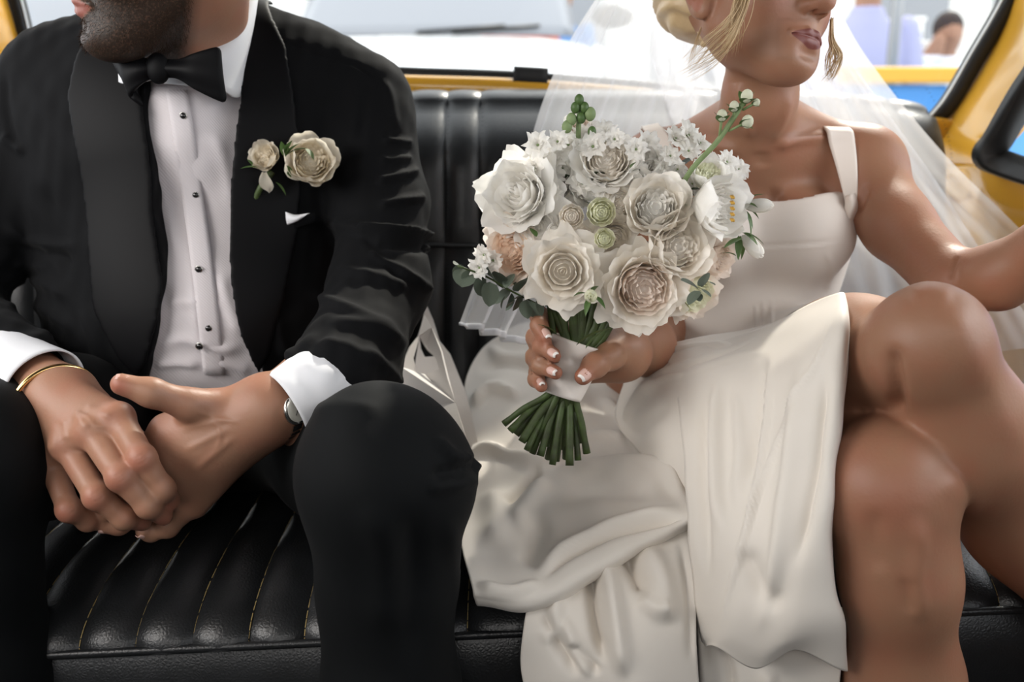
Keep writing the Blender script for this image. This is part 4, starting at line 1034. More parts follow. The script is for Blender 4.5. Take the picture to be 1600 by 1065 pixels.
# layer behind the flap
cloth('skirt_panel', [
  [(1085, 880, .86), (1180, 900, .85), (1260, 930, .835), (1320, 950, .825)],
  [(1088, 960, .85), (1180, 990, .84), (1260, 1000, .825), (1318, 1010, .815)],
  [(1092, 1080, .845), (1180, 1090, .83), (1260, 1090, .82), (1310, 1090, .815)],
  [(1092, 1190, .845), (1180, 1200, .83), (1260, 1200, .82), (1310, 1200, .815)],
  [(1090, 1320, .85), (1180, 1330, .835), (1260, 1330, .825), (1310, 1330, .82)],
  [(1088, 1440, .85), (1180, 1450, .84), (1260, 1450, .83), (1310, 1450, .825)]], 80, 50, [([(1090, 930), (1098, 1000), (1100, 1080)], 6, .006), ([(1128, 1000), (1140, 1040), (1145, 1090)], 8, -.006), ([(1200, 1040), (1200, 1090)], 12, .005)], dress, seed=8)
# B: lap and hip
cloth('skirt', [
  [(992, 548, 1.16), (1030, 540, 1.115), (1100, 528, 1.085), (1180, 512, 1.05), (1260, 488, 1.0), (1310, 470, .96)],
  [(975, 600, 1.15), (1025, 585, 1.075), (1100, 572, 1.02), (1180, 560, .96), (1250, 545, .92), (1300, 535, .90)],
  [(962, 652, 1.12), (1020, 645, 1.02), (1090, 640, .97), (1170, 635, .92), (1240, 625, .885), (1290, 615, .87)],
  [(1000, 708, 1.03), (1045, 712, .975), (1100, 720, .93), (1170, 725, .89), (1240, 725, .86), (1290, 725, .85)],
  [(1050, 750, .97), (1068, 775, .93), (1110, 800, .895), (1170, 810, .87), (1240, 815, .85), (1290, 820, .845)],
  [(1070, 800, .93), (1085, 840, .90), (1120, 870, .88), (1170, 880, .86), (1240, 890, .85), (1290, 890, .85)]], 90, 90,
  [([(1000, 600), (1060, 575), (1140, 552), (1230, 520)], 5, .005), ([(990, 640), (1030, 600), (1100, 580)], 5, .004), ([(1000, 570), (1060, 556), (1130, 540)], 4, -.003), ([(975, 660), (1000, 620), (1030, 595)], 6, .005), ([(1010, 555), (1080, 545), (1160, 540)], 4, .004), ([(985, 690), (1010, 660), (1050, 630)], 10, -.003)], dress, seed=5)
# C: train spread over the seat with its rolled front edge
cloth('train', [
  [(800, 512, 1.36), (860, 500, 1.36), (930, 560, 1.31), (990, 600, 1.25), (1020, 640, 1.18)],
  [(752, 548, 1.33), (820, 545, 1.30), (890, 585, 1.26), (970, 625, 1.20), (1020, 670, 1.12)],
  [(726, 605, 1.26), (800, 598, 1.22), (880, 622, 1.18), (960, 660, 1.14), (1030, 705, 1.06)],
  [(738, 690, 1.13), (800, 685, 1.11), (870, 700, 1.08), (960, 715, 1.04), (1060, 742, .975)],
  [(724, 742, 1.06), (800, 735, 1.04), (880, 735, 1.02), (975, 740, .99), (1074, 765, .93)],
  [(708, 790, .98), (790, 790, .97), (880, 785, .95), (980, 785, .925), (1080, 785, .895)],
  [(720, 850, .90), (800, 855, .89), (880, 845, .885), (985, 822, .885), (1084, 798, .88)],
  [(736, 912, .835), (820, 912, .835), (905, 875, .852), (1000, 838, .868), (1086, 808, .875)],
  [(742, 932, .828), (835, 940, .822), (920, 898, .842), (1010, 850, .865), (1086, 816, .878)],
  [(748, 942, .84), (842, 952, .836), (928, 908, .86), (1015, 856, .88), (1086, 822, .89)],
  [(756, 925, .87), (846, 935, .87), (930, 895, .89), (1016, 850, .90), (1086, 822, .91)]], 150, 110,
  [([(722, 712), (765, 700), (800, 714), (850, 724), (900, 715)], 7, .008, .3), ([(735, 640), (760, 612), (780, 607), (820, 625)], 6, .008), ([(786, 795), (815, 762), (850, 735)], 7, -.008), ([(800, 830), (830, 780), (860, 745)], 14, .006),
   ([(850, 742), (900, 735), (950, 729), (1005, 728), (1040, 738), (1062, 765), (1080, 795)], 8, .009, .3), ([(875, 770), (950, 760), (1030, 765)], 16, -.006), ([(900, 690), (940, 680), (985, 685)], 6, .005), ([(930, 620), (960, 640), (1000, 700), (1010, 730)], 7, .006),
   ([(845, 905), (880, 872), (930, 845), (985, 826), (1078, 808)], 6, -.010), ([(830, 905), (870, 868), (920, 838), (980, 815), (1070, 795)], 8, .006), ([(740, 915), (800, 925), (850, 908)], 7, .005), ([(760, 540), (790, 560), (850, 560)], 8, .006), ([(745, 580), (800, 570), (860, 590)], 8, -.005), ([(760, 760), (775, 800), (770, 860)], 22, .006), ([(845, 800), (835, 850), (815, 890)], 16, -.006)], dress, seed=11, noise=.0018)
# D: train falling over the front of the seat
cloth('train', [
  [(842, 905, .885), (905, 885, .885), (985, 845, .895), (1088, 800, .905)],
  [(826, 945, .845), (900, 930, .845), (985, 900, .85), (1086, 860, .865)],
  [(818, 985, .830), (900, 985, .822), (990, 975, .82), (1088, 950, .835)],
  [(814, 1040, .825), (900, 1045, .812), (990, 1045, .805), (1090, 1040, .82)],
  [(824, 1100, .82), (905, 1105, .81), (992, 1110, .80), (1094, 1110, .815)],
  [(834, 1180, .82), (912, 1180, .812), (996, 1185, .805), (1094, 1190, .815)],
  [(846, 1290, .825), (920, 1290, .815), (998, 1295, .81), (1094, 1300, .82)],
  [(860, 1420, .83), (930, 1420, .82), (1000, 1420, .82), (1094, 1420, .83)]], 160, 90,
  [([(925, 860), (920, 900), (928, 960), (945, 1040)], 9, -.012), ([(948, 850), (955, 920), (965, 1000), (975, 1065)], 11, .010), ([(968, 845), (985, 885), (1010, 930)], 11, -.012), ([(1000, 850), (1030, 900), (1040, 980)], 18, .008), ([(880, 910), (870, 950), (860, 1010)], 12, .006), ([(850, 950), (870, 1000), (905, 1060)], 9, -.007), ([(880, 960), (900, 1010), (930, 1060)], 9, .006), ([(1000, 930), (1020, 950), (1045, 945)], 12, .006), ([(890, 1000), (915, 1030), (940, 1055)], 8, -.007), ([(1062, 840), (1075, 920), (1080, 1040)], 7, -.004)], dress, seed=13, noise=.0015)
# --- veil
vm_ = bpy.data.materials.new('fine_tulle'); vm_.use_nodes = True; N_, L_ = nodes(vm_)
t_ = N_.new('ShaderNodeBsdfTransparent'); d_ = N_.new('ShaderNodeBsdfDiffuse'); d_.inputs[0].default_value = (.86, .87, .89, 1); l_ = N_.new('ShaderNodeBsdfTranslucent'); l_.inputs[0].default_value = (.9, .9, .92, 1)
a_ = N_.new('ShaderNodeMixShader'); a_.inputs[0].default_value = .5; L_.new(d_.outputs[0], a_.inputs[1]); L_.new(l_.outputs[0], a_.inputs[2])
b_ = N_.new('ShaderNodeMixShader'); lw_ = N_.new('ShaderNodeLayerWeight'); lw_.inputs[0].default_value = .25; mr_ = N_.new('ShaderNodeMapRange'); mr_.inputs[3].default_value = .54; mr_.inputs[4].default_value = .88
L_.new(lw_.outputs['Facing'], mr_.inputs[0]); L_.new(mr_.outputs[0], b_.inputs[0]); L_.new(t_.outputs[0], b_.inputs[1]); L_.new(a_.outputs[0], b_.inputs[2]); L_.new(b_.outputs[0], N_['Material Output'].inputs[0])
M['tulle'] = vm_
veil = empty('veil', W(1150, -60, 1.22), '', ''); veil.parent = wom; veil.location = Vector(W(1150, -60, 1.22))-wom.location
def sheet(name, rows, nu, nv, amp, cyc, seed, fl=None):
    G_ = surf([R_(*r) for r in rows], nu, nv); Nn_ = gnorm(G_)
    t = np.linspace(0, 1, nv)[None, :]; s = np.linspace(0, 1, nu)[:, None]
    ph = seed*1.7; wv = np.sin(2*math.pi*cyc*(t+.06*np.sin(3*s+ph))+ph)+.5*np.sin(2*math.pi*cyc*2.3*t+2*s+ph)
    G_ = G_+Nn_*(amp*(.25+s)*wv)[..., None]
    if fl: G_ = folds(G_, Nn_, fl)
    o = obj(name, G_.reshape(-1, 3), gridf(nu, nv), M['tulle'], veil); return o, G_
o, gv = sheet('veil_layer', [
  [(1010, -110, 1.20), (1060, -110, 1.24), (1120, -110, 1.26)], [(935, -10, 1.30), (1010, -10, 1.33), (1120, -10, 1.34)], [(880, 80, 1.31), (980, 80, 1.35), (1110, 80, 1.36)],
  [(846, 160, 1.30), (950, 165, 1.35), (1090, 170, 1.37)], [(818, 250, 1.26), (910, 270, 1.32), (1060, 290, 1.36)], [(780, 350, 1.19), (860, 370, 1.25), (1000, 400, 1.31)],
  [(748, 430, 1.15), (830, 455, 1.20), (960, 480, 1.27)], [(724, 505, 1.12), (800, 528, 1.16), (930, 560, 1.24)]], 90, 70, .008, 4.5, 2)
hem = catmull(gv[-1], 70)
obj('hem', *tube(hem, .0045, 8, True, .35), M['cuff'], veil)
sheet('veil_layer', [
  [(1040, -110, 1.22), (1150, -110, 1.26), (1260, -110, 1.27)], [(1020, 0, 1.33), (1150, 0, 1.36), (1305, 0, 1.33)], [(1020, 100, 1.36), (1180, 100, 1.38), (1362, 100, 1.36)],
  [(1080, 250, 1.38), (1270, 250, 1.39), (1482, 250, 1.345)], [(1180, 400, 1.36), (1400, 400, 1.34), (1625, 392, 1.24)], [(1260, 550, 1.30), (1450, 550, 1.27), (1720, 520, 1.16)], [(1320, 720, 1.2), (1520, 690, 1.17), (1760, 640, 1.1)]], 90, 80, .007, 5, 5)
sheet('veil_layer', [
  [(1120, -110, 1.23), (1180, -110, 1.25), (1240, -110, 1.26)], [(1150, 0, 1.31), (1220, 0, 1.33), (1275, 0, 1.31)], [(1180, 100, 1.33), (1260, 100, 1.35), (1335, 100, 1.33)],
  [(1220, 250, 1.34), (1330, 250, 1.355), (1440, 250, 1.325)], [(1260, 400, 1.32), (1400, 400, 1.32), (1540, 400, 1.25)], [(1290, 560, 1.28), (1440, 560, 1.26), (1640, 540, 1.18)]], 90, 60, .006, 3, 9)
# --- hair: cap, bun braid, wisps
hq = Shape(); Pw = lambda f, l, u: wc_+wR @ (np.array([f, l, u])*WS)
hq.ell(Pw(-.026, 0, .062), (.102, .079, .090), wR, k=.02); hq.ell(Pw(-.074, 0, .012), (.045, .062, .052), wR, k=.02); hq.ell(Pw(-.108, 0, .012), (.030, .036, .036), wR, k=.02)
Vq, Fq = hq.mesh(wc_-.19, wc_+.17, .004); Nq = vnorm(Vq, Fq)
keep = ((Vq-wc_) @ wR); 
Vq = Vq+Nq*(.0025*np.sin(((Vq-wc_) @ wR) @ np.array([60, 90, 520.])+2*wob(Vq, .05, 3)))[:, None]
hair = obj('hair', Vq, Fq, M['blonde'], wom)
def lock(pts, r, n, spread, seed, parent=hair, name='hair_lock'):
    rs_ = np.random.RandomState(seed); parts = []
    base = np.array([W(*p) for p in pts])
    for k in range(n):
        off = rs_.normal(size=3)*spread; g = np.linspace(.25, 1.25, len(base))[:, None]
        b = base+off*g+rs_.normal(size=base.shape)*spread*.15
        c = catmull(b, 22); rr_ = r*rs_.uniform(.6, 1.3)*np.interp(np.linspace(0, 1, 22), [0, .5, 1], [1, .9, .15]); parts.append(tube(c, rr_, 6, True))
    return obj(name, *join(parts), M['blonde'], parent)
lock([(1172, -40, 1.005), (1158, 8, 1.0), (1138, 42, 1.005), (1106, 72, 1.03), (1078, 104, 1.05)], .00042, 30, .0048, 1)
lock([(1176, -30, 1.0), (1163, 20, .995), (1145, 60, 1.0), (1118, 88, 1.03), (1076, 112, 1.05)], .00042, 24, .005, 2)
lock([(1100, 30, 1.10), (1088, 62, 1.10), (1082, 80, 1.095), (1076, 106, 1.09)], .0006, 4, .002, 3)
lock([(1160, -40, 1.01), (1150, 10, 1.0), (1148, 45, 1.005), (1138, 82, 1.03)], .0005, 26, .0045, 6)
lock([(1300, 30, 1.08), (1300, 62, 1.075), (1311, 88, 1.075), (1302, 112, 1.075), (1294, 122, 1.08)], .00045, 30, .0030, 4)
lock([(1300, 40, 1.08), (1300, 75, 1.075), (1294, 98, 1.075), (1298, 122, 1.075)], .00045, 18, .0030, 5)
for k in range(9):
    a = W(1082+k*2.6, -14+k*10, 1.125); hv = ellmesh(a, (.007, .006, .0045), frame((.6, -.5, .6), (0, 0, 1)), 12, 8); obj('braid_strand', *hv, M['blonde'], hair)
# ================================================================ flowers
def petmat(name, col, trans=.5, col2=None):
    return mat(name, col, rough=.55, spec=.2, sheen=.1, trans=trans, bump=('noise', 260, .18, .0005), vary=(60, .5, col2 or tuple(c*.93 for c in col)))
M['petal_white'] = petmat('white_petal', (.97, .955, .92), col2=(.95, .92, .86))
M['petal_cream'] = petmat('cream_petal', (.965, .925, .86), col2=(.95, .89, .80))
M['petal_blush'] = petmat('blush_petal', (.965, .885, .81), col2=(.95, .81, .71))
M['petal_peach'] = petmat('peach_petal', (.91, .74, .60), col2=(.92, .80, .70))
M['petal_green'] = petmat('greenish_petal', (.93, .93, .78), col2=(.89, .90, .68))
M['petal_bout'] = petmat('ivory_petal', (.92, .86, .74), col2=(.88, .80, .66))
M['leaf'] = mat('green_leaf', (.07, .135, .035), rough=.45, spec=.4, vary=(50, .7, (.11, .18, .06)), bump=('noise', 200, .2, .001), trans=.12)
M['leaf_grey'] = mat('eucalyptus_leaf', (.105, .135, .10), rough=.55, spec=.35, vary=(70, .8, (.15, .18, .14)), bump=('noise', 200, .2, .001), trans=.1)
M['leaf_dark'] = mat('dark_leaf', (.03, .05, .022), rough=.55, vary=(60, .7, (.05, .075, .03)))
M['stem'] = mat('stem_green', (.06, .095, .028), rough=.5, spec=.35, vary=(90, .9, (.04, .05, .02)), bump=('noise', 160, .3, .001))
M['stem_lt'] = mat('light_stem', (.24, .32, .15), rough=.5, vary=(60, .8, (.17, .24, .10)))
M['stamen'] = mat('stamen', (.62, .36, .06), rough=.7)
M['ribbon'] = mat('white_ribbon', (.80, .74, .69), rough=.35, spec=.5, bump=('noise', 300, .15, .0006))
def petal(t0, t1, H, Wd, r0, seed=0, ruff=.03, tip=.0, nu=9, nv=13, rmin=.08, dz=0, curl=.35):
    rs = np.random.RandomState(seed); ph = rs.uniform(0, 6.28, 4)
    V = np.zeros((nu, nv, 3))
    for j in range(nv):
        s = -1+2*j/(nv-1)
        tm = 1-.20*abs(s)**3+tip*max(0, 1-abs(s)*2.5)+.03*math.sin(3*s+ph[0])
        r, z = r0, dz
        for i in range(nu):
            t = i/(nu-1)*tm
            if i:
                th = math.radians(t0+(t1-t0)*t**1.4)+curl*abs(s)**3*t*t
                stp = H*tm/(nu-1); r += math.sin(th)*stp; z += math.cos(th)*stp
            w_ = Wd*max(.02, math.sin(math.pi*min(.97, t*.78+.10)))**.65
            rr_ = max(r, rmin); a = s*w_/rr_
            a = max(-2.6, min(2.6, a))
            k = 1+ruff*t*t*math.sin(5*s+ph[1]+2*t)+ruff*.6*t*math.sin(9*s+ph[2])
            V[i, j] = (r*k*math.cos(a), r*k*math.sin(a) if r > .02 else w_*s, z+ruff*.5*t*math.cos(6*s+ph[3]))
    return V.reshape(-1, 3), gridf(nu, nv)
def rotz(V, a):
    c, s = math.cos(a), math.sin(a); V = np.asarray(V); return np.stack([V[:, 0]*c-V[:, 1]*s, V[:, 0]*s+V[:, 1]*c, V[:, 2]], 1)
def head_mesh(name, rings, m):
    parts = []; g = 0
    for (n, t0, t1, H, Wd, r0, dz, ruff) in rings:
        for k in range(n):
            V, F = petal(t0, t1, H, Wd, r0, 31*g+k, ruff, nu=8, nv=11, dz=dz, curl=.1, rmin=.05)
            parts.append((rotz(V, 2*math.pi*k/n+g*2.4), F))
        g += 1
    rb = max(r[5] for r in rings)*1.02; parts.append(ellmesh((0, 0, .30), (rb, rb, .40), None, 18, 10))  # added solid core so gaps between petals show petal colour, less dark
    V, F = join(parts); return rawmesh(name, V, F, m)
# unit flowers: axis +z, radius about 1, base at z=0
ROSE_IN = [(2, 4, -6, .80, .12, .05, .20, .01), (3, 6, -6, .80, .20, .10, .18, .02), (3, 9, -4, .80, .32, .17, .16, .03), (4, 12, 2, .80, .38, .25, .13, .03), (4, 16, 8, .80, .50, .33, .10, .04), (5, 20, 20, .82, .56, .40, .06, .04)]
GARD_IN = [(3, 6, 10, .66, .16, .05, .20, .10), (4, 8, 10, .66, .22, .14, .19, .10), (5, 10, 8, .66, .28, .24, .17, .09), (6, 12, 4, .68, .34, .34, .14, .07), (7, 17, -2, .74, .42, .42, .09, .04), (6, 22, 4, .80, .54, .46, .05, .04)]
RAN_IN = [(3, 4, -30, .66, .10, .05, .12, 0), (5, 8, -28, .70, .16, .12, .1, .01), (6, 12, -26, .74, .22, .20, .08, .01), (7, 18, -24, .78, .28, .28, .06, .01), (8, 26, -20, .82, .34, .34, .04, .015), (8, 36, -14, .86, .40, .40, .02, .02), (9, 46, -4, .88, .44, .46, 0, .02)]
BUD_IN = [(3, 10, -24, 1.5, .40, .06, .05, .01), (3, 18, -24, 1.55, .50, .14, .02, .015), (4, 26, -26, 1.5, .55, .20, 0, .02)]
def outer(kind):
    out = []
    if kind == 'rose': spec = [(5, 30, 26, .98, .60, .34, .0, .04), (6, 38, 52, 1.04, .64, .32, -.04, .05), (6, 48, 88, 1.06, .64, .28, -.08, .06)]
    elif kind == 'garden': spec = [(6, 32, 16, .98, .60, .40, .0, .04), (7, 42, 40, 1.02, .62, .38, -.04, .05), (6, 52, 80, 1.02, .60, .34, -.08, .06)]
    elif kind == 'cup': spec = [(5, 44, -6, 1.25, .62, .20, -.02, .03), (5, 56, 6, 1.30, .66, .18, -.06, .04)]
    else: spec = []
    g = 0
    for (n, t0, t1, H, Wd, r0, dz, ruff) in spec:
        mes = [petal(t0, t1, H, Wd, r0, 77+13*g+v, ruff, tip=.06 if kind == 'rose' else .02, nu=9, nv=13, dz=dz) for v in range(2)]
        out.append((n, mes)); g += 1
    return out
OUT = {k: outer(k) for k in ('rose', 'garden', 'cup')}
_cache = {}
def cached(key, fn):
    if key not in _cache: _cache[key] = fn()
    return _cache[key]
def axisM(c, ax, R, spin=0):
    z = Vector(ax).normalized(); q = z.to_track_quat('Z', 'Y')
    return Matrix.Translation(Vector([float(x) for x in c])) @ q.to_matrix().to_4x4() @ Matrix.Rotation(spin, 4, 'Z') @ Matrix.Scale(R, 4)
def bloom(parent, name, c, ax, R, kind, m_in, m_out, spin=0, label=None, depth=.75):
    c = np.array(c)-np.array(Vector(ax).normalized())*R*depth
    IN = dict(rose=ROSE_IN, garden=GARD_IN, cup=GARD_IN[:5], ranunculus=RAN_IN, bud=BUD_IN)[kind]
    me = cached((kind, m_in), lambda: head_mesh(kind+'_heart', IN, M[m_in]))
    Mx = axisM(c, ax, R, spin)
    o = inst(name, me, Mx, parent)
    if label: o['label'] = label
    for g, (n, mes) in enumerate(OUT.get(kind, [])):
        for k in range(n):
            v = (k+g) % 2
            pm = cached((kind, g, v, m_out), lambda: rawmesh('petal', *mes[v], M[m_out]))
            p = bpy.data.objects.new('petal', pm); C.objects.link(p); p.parent = o
            j = rnd.uniform(-.12, .12); s_ = rnd.uniform(.93, 1.08)
            p.matrix_local = Matrix.Rotation(2*math.pi*k/n+g*1.1+j, 4, 'Z') @ Matrix.Rotation(rnd.uniform(-.07, .07), 4, 'Y') @ Matrix.Scale(s_, 4)
            md = cached(('s',), lambda: 0)
    return o
def leafmesh(w_=.32, cup=.12, bend=.25, n=10, m=7, point=.8):
    V = []
    for i in range(n):
        t = i/(n-1); ww = w_*math.sin(math.pi*min(1, t**.85))**point
        for j in range(m):
            s = -1+2*j/(m-1); V.append((ww*s, -bend*t*t+cup*abs(s)*ww*1.2, t))
    return V, gridf(n, m)
LEAF = {}
for k, (a, b) in dict(round=((.40, .15, .12, 10, 7, .55), 'leaf_grey'), long=((.20, .2, .25, 12, 7, .9), 'leaf'), dark=((.32, .2, .2, 10, 7, .6), 'leaf_grey'), fill=((.30, .2, .2, 8, 5, .7), 'leaf_dark'), sepal=((.16, .3, .35, 8, 5, 1.0), 'leaf')).items():
    LEAF[k] = rawmesh('leaf', *leafmesh(*a), M[b])
def leaf(parent, kind, a, b, roll=0, wide=1.0, name='leaf'):
    a, b = np.array(a, float), np.array(b, float); d = Vector(b-a); L = d.length
    q = d.to_track_quat('Z', 'Y').to_matrix().to_4x4()
    return inst(name, LEAF[kind], Matrix.Translation(Vector(a)) @ q @ Matrix.Rotation(roll, 4, 'Z') @ Matrix.Diagonal((L*wide, L, L, 1)), parent)
# floret of stock: four or five crimped petals round a green eye
def floretmesh():
    parts = []
    for k in range(5):
        V, F = petal(48, 88, 1.0, .60, .05, 400+k, .16, nu=7, nv=9, rmin=.2, curl=.2); parts.append((rotz(V, 2*math.pi*k/5), F))
    for k in range(4):
        V, F = petal(20, 60, .6, .30, .04, 500+k, .12, nu=6, nv=7, rmin=.2, curl=.2); parts.append((rotz(V, 2*math.pi*k/4+.5), F))
    return rawmesh('floret', *join(parts), M['petal_white'])
FLO = floretmesh(); EYE = rawmesh('floret_eye', *ellmesh((0, 0, .12), (.10, .10, .16)), M['stem_lt'])
def floret(parent, c, ax, R, eye=True):
    Mx = axisM(np.array(c)-np.array(Vector(ax).normalized())*R*.5, ax, R, rnd.uniform(0, 6))
    o = inst('floret', FLO, Mx, parent)
    if eye:
        e = bpy.data.objects.new('floret_eye', EYE); C.objects.link(e); e.parent = o
    return o
bq = empty('bouquet', W(878, 600, .98), 'round bridal bouquet of white and cream roses with cut green stems tied in white ribbon', 'bouquet')
A_ = lambda x, z, y=1.0: (x, -y, z)
blooms = [
 # u, v, Y, radius px, kind, inner, outer, axis, label
 (804, 300, .955, 64, 'rose', 'petal_white', 'petal_white', A_(-.55, .35), 'large white open rose at the outer edge'),
 (800, 392, .965, 57, 'garden', 'petal_peach', 'petal_blush', A_(-.75, -.15), 'blush rose half hidden behind the others'),
 (879, 424, .905, 61, 'rose', 'petal_cream', 'petal_cream', A_(-.08, .12), 'cream rose with a tight spiral centre above the hand'),
 (1008, 452, .905, 66, 'garden', 'petal_blush', 'petal_cream', A_(.12, -.02), 'quartered cream rose with blush centre'),
 (1025, 322, .93, 61, 'cup', 'petal_white', 'petal_cream', A_(-.05, .45), 'pale rose with closed cup'),
 (1062, 385, .92, 64, 'cup', 'petal_cream', 'petal_cream', A_(.25, .35), 'pale rose among the larger ones'),
 (1128, 322, .925, 59, 'cup', 'petal_white', 'petal_white', A_(.75, .05, .8), 'white cupped rose turned sideways with golden stamens'),
 (948, 246, .96, 53, 'garden', 'petal_cream', 'petal_white', A_(-.02, .6), 'large ruffled blush white bloom at the top'),
 (1005, 252, .975, 42, 'cup', 'petal_white', 'petal_white', A_(.2, .8), None),
 (1090, 462, .935, 47, 'garden', 'petal_green', 'petal_blush', A_(.6, -.45), 'blush bloom with yellow green heart under the eucalyptus'),
 (893, 338, .925, 25, 'ranunculus', 'petal_cream', None, A_(.02, .05), 'small cream ranunculus with dark eye'),
 (940, 331, .925, 29, 'ranunculus', 'petal_green', None, A_(.08, .12), 'small greenish ranunculus'),
 (945, 372, .915, 21, 'ranunculus', 'petal_green', None, A_(.05, .25), 'tiny greenish ranunculus'),
 (866, 360, .925, 15, 'ranunculus', 'petal_white', None, A_(-.1, .05), None),
 (1108, 270, .965, 36, 'cup', 'petal_green', 'petal_white', A_(.3, .8), None),
 (850, 250, .985, 36, 'cup', 'petal_white', 'petal_white', A_(-.4, .8), None),
 (905, 195, 1.0, 30, 'cup', 'petal_blush', 'petal_white', A_(-.1, 1.0), None),
 (925, 292, .965, 36, 'cup', 'petal_white', 'petal_white', A_(-.05, .5), None),
 (970, 318, .955, 32, 'garden', 'petal_cream', 'petal_cream', A_(0, .3), None),
 (962, 372, .945, 36, 'rose', 'petal_cream', 'petal_cream', A_(.1, -.1), None),
 (912, 372, .95, 25, 'rose', 'petal_cream', 'petal_cream', A_(-.1, .0), None),
 (840, 355, .95, 36, 'rose', 'petal_white', 'petal_white', A_(-.2, .0), None),
 (870, 290, .975, 34, 'rose', 'petal_white', 'petal_white', A_(-.2, .5), None),
 (1130, 405, .95, 32, 'garden', 'petal_blush', 'petal_blush', A_(.8, -.1), None),
]
for i, (u, v, Y, rp, kind, mi, mo, ax, lb) in enumerate(blooms):
    nm = {'ranunculus': 'ranunculus', 'bud': 'rosebud'}.get(kind, 'rose')
    o = bloom(bq, nm, W(u, v, Y), ax, rp*PX(Y), kind, mi, mo, rnd.uniform(0, 6), lb)
o = obj('stamens', *join([tube([W(1143+a, 306+b*9, .885), W(1145+a, 309+b*9, .872)], .0012, 5) for a in (-1, 1.5) for b in range(5)]), M['stamen'], bq)
# buds with sepals
for (u, v, Y, rp, mi, ax) in ((1186, 321, .95, 28, 'petal_white', A_(1, .05, .4)), (1176, 385, .94, 29, 'petal_white', A_(.7, -.75, .5)), (923, 462, .880, 26, 'petal_green', A_(-.1, .15)), (1062, 300, .955, 22, 'petal_green', A_(-.1, 1, .3))):
    c = W(u, v, Y); R = rp*PX(Y); o = bloom(bq, 'rosebud', c, ax, R, 'bud', mi, None, rnd.uniform(0, 6)); a = np.array(Vector(ax).normalized())
    for k in range(4):
        side = np.array(Vector(ax).orthogonal().normalized()); q = np.array(Matrix.Rotation(k*math.pi/2+.4, 3, Vector(ax)) @ Vector(side))
        leaf(o, 'sepal', c-a*R*.9+q*R*.2, c-a*R*.1+q*R*1.1, 0, 1.3, 'sepal') if False else inst('sepal', LEAF['sepal'], Matrix.Translation(Vector(c-a*R*.95+q*R*.15)) @ Vector(a*.8+q*.75).to_track_quat('Z', 'Y').to_matrix().to_4x4() @ Matrix.Scale(R*1.3, 4), bq)
# stock spires
def spire(pts, r, mt): obj('stem', *tube(catmull(np.array([W(*p) for p in pts]), 16), r, 8), mt, bq)
spire([(1052, 320, .96), (1078, 268, .955), (1120, 222, .95), (1150, 178, .95), (1166, 152, .95)], .0027, M['stem_lt'])
for (u, v, R, a) in ((1167, 150, 15, (1163, 165)), (1182, 160, 9, (1160, 172)), (1147, 166, 12, (1146, 188)), (1128, 180, 13, (1124, 215)), (1168, 190, 15, (1138, 205))):
    c = W(u, v, .945); r = R*PX(.945)*.85; d = np.array(c)-W(a[0], a[1], .95); d = d/(np.linalg.norm(d)+1e-9)
    obj('stem', *tube([W(a[0], a[1], .95), c], .0014, 6), M['stem_lt'], bq)
    o = obj('stock_bud', *ellmesh(c, (r*.72, r*.72, r*.85), frame((1, 0, 0), d), 14, 9), M['petal_green'], bq)
    for k in range(4):
        q = Matrix.Rotation(k*math.pi/2, 3, Vector(d)) @ Vector(d).orthogonal().normalized(); q = np.array(q)
        inst('sepal', LEAF['long'], Matrix.Translation(Vector(c-d*r*.95+q*r*.25)) @ Vector(d+q*.45).to_track_quat('Z', 'Y').to_matrix().to_4x4() @ Matrix.Diagonal((r*2.8, r*2.0, r*1.6, 1)), bq)
spire([(905, 300, .99), (903, 250, .985), (904, 200, .98), (906, 155, .98)], .0026, M['stem_lt'])
for (u, v, R) in ((905, 156, 9), (899, 168, 9), (913, 168, 9), (893, 186, 10), (922, 178, 11), (886, 198, 10), (908, 184, 9), (925, 205, 8)):
    c = W(u, v, .972); r = R*PX(.98); obj('stock_bud', *ellmesh(c, (r*.8, r*.8, r), None, 12, 8), M['leaf'] if R < 10 else M['stem_lt'], bq)
fl = [(885, 225), (905, 232), (925, 225), (868, 245), (893, 258), (862, 270), (882, 283), (908, 285), (855, 300), (872, 318), (848, 282), (900, 306), (870, 218), (945, 205), (930, 300), (838, 225), (850, 240),
      (1060, 212), (1082, 208), (1098, 220), (1078, 232), (1050, 240), (1038, 262), (1062, 262), (1045, 285), (1085, 285), (1030, 240), (1140, 250), (1158, 262), (1128, 262), (1150, 278), (1110, 258), (995, 232), (980, 280), (1010, 290), (978, 225), (745, 420), (768, 408), (752, 400), (1075, 345), (975, 300), (960, 215), (1015, 225), (935, 270), (830, 262), (912, 212), (878, 262), (1000, 268)]
for (u, v) in fl:
    far = .965+.04*rnd.random()
    if v > 340: far = .965
    ax = A_((u-955)/260+rnd.uniform(-.4, .4), (345-v)/260+rnd.uniform(-.3, .4)); floret(bq, W(u, v, far-.012), ax, rnd.uniform(17, 24)*PX(far), True)
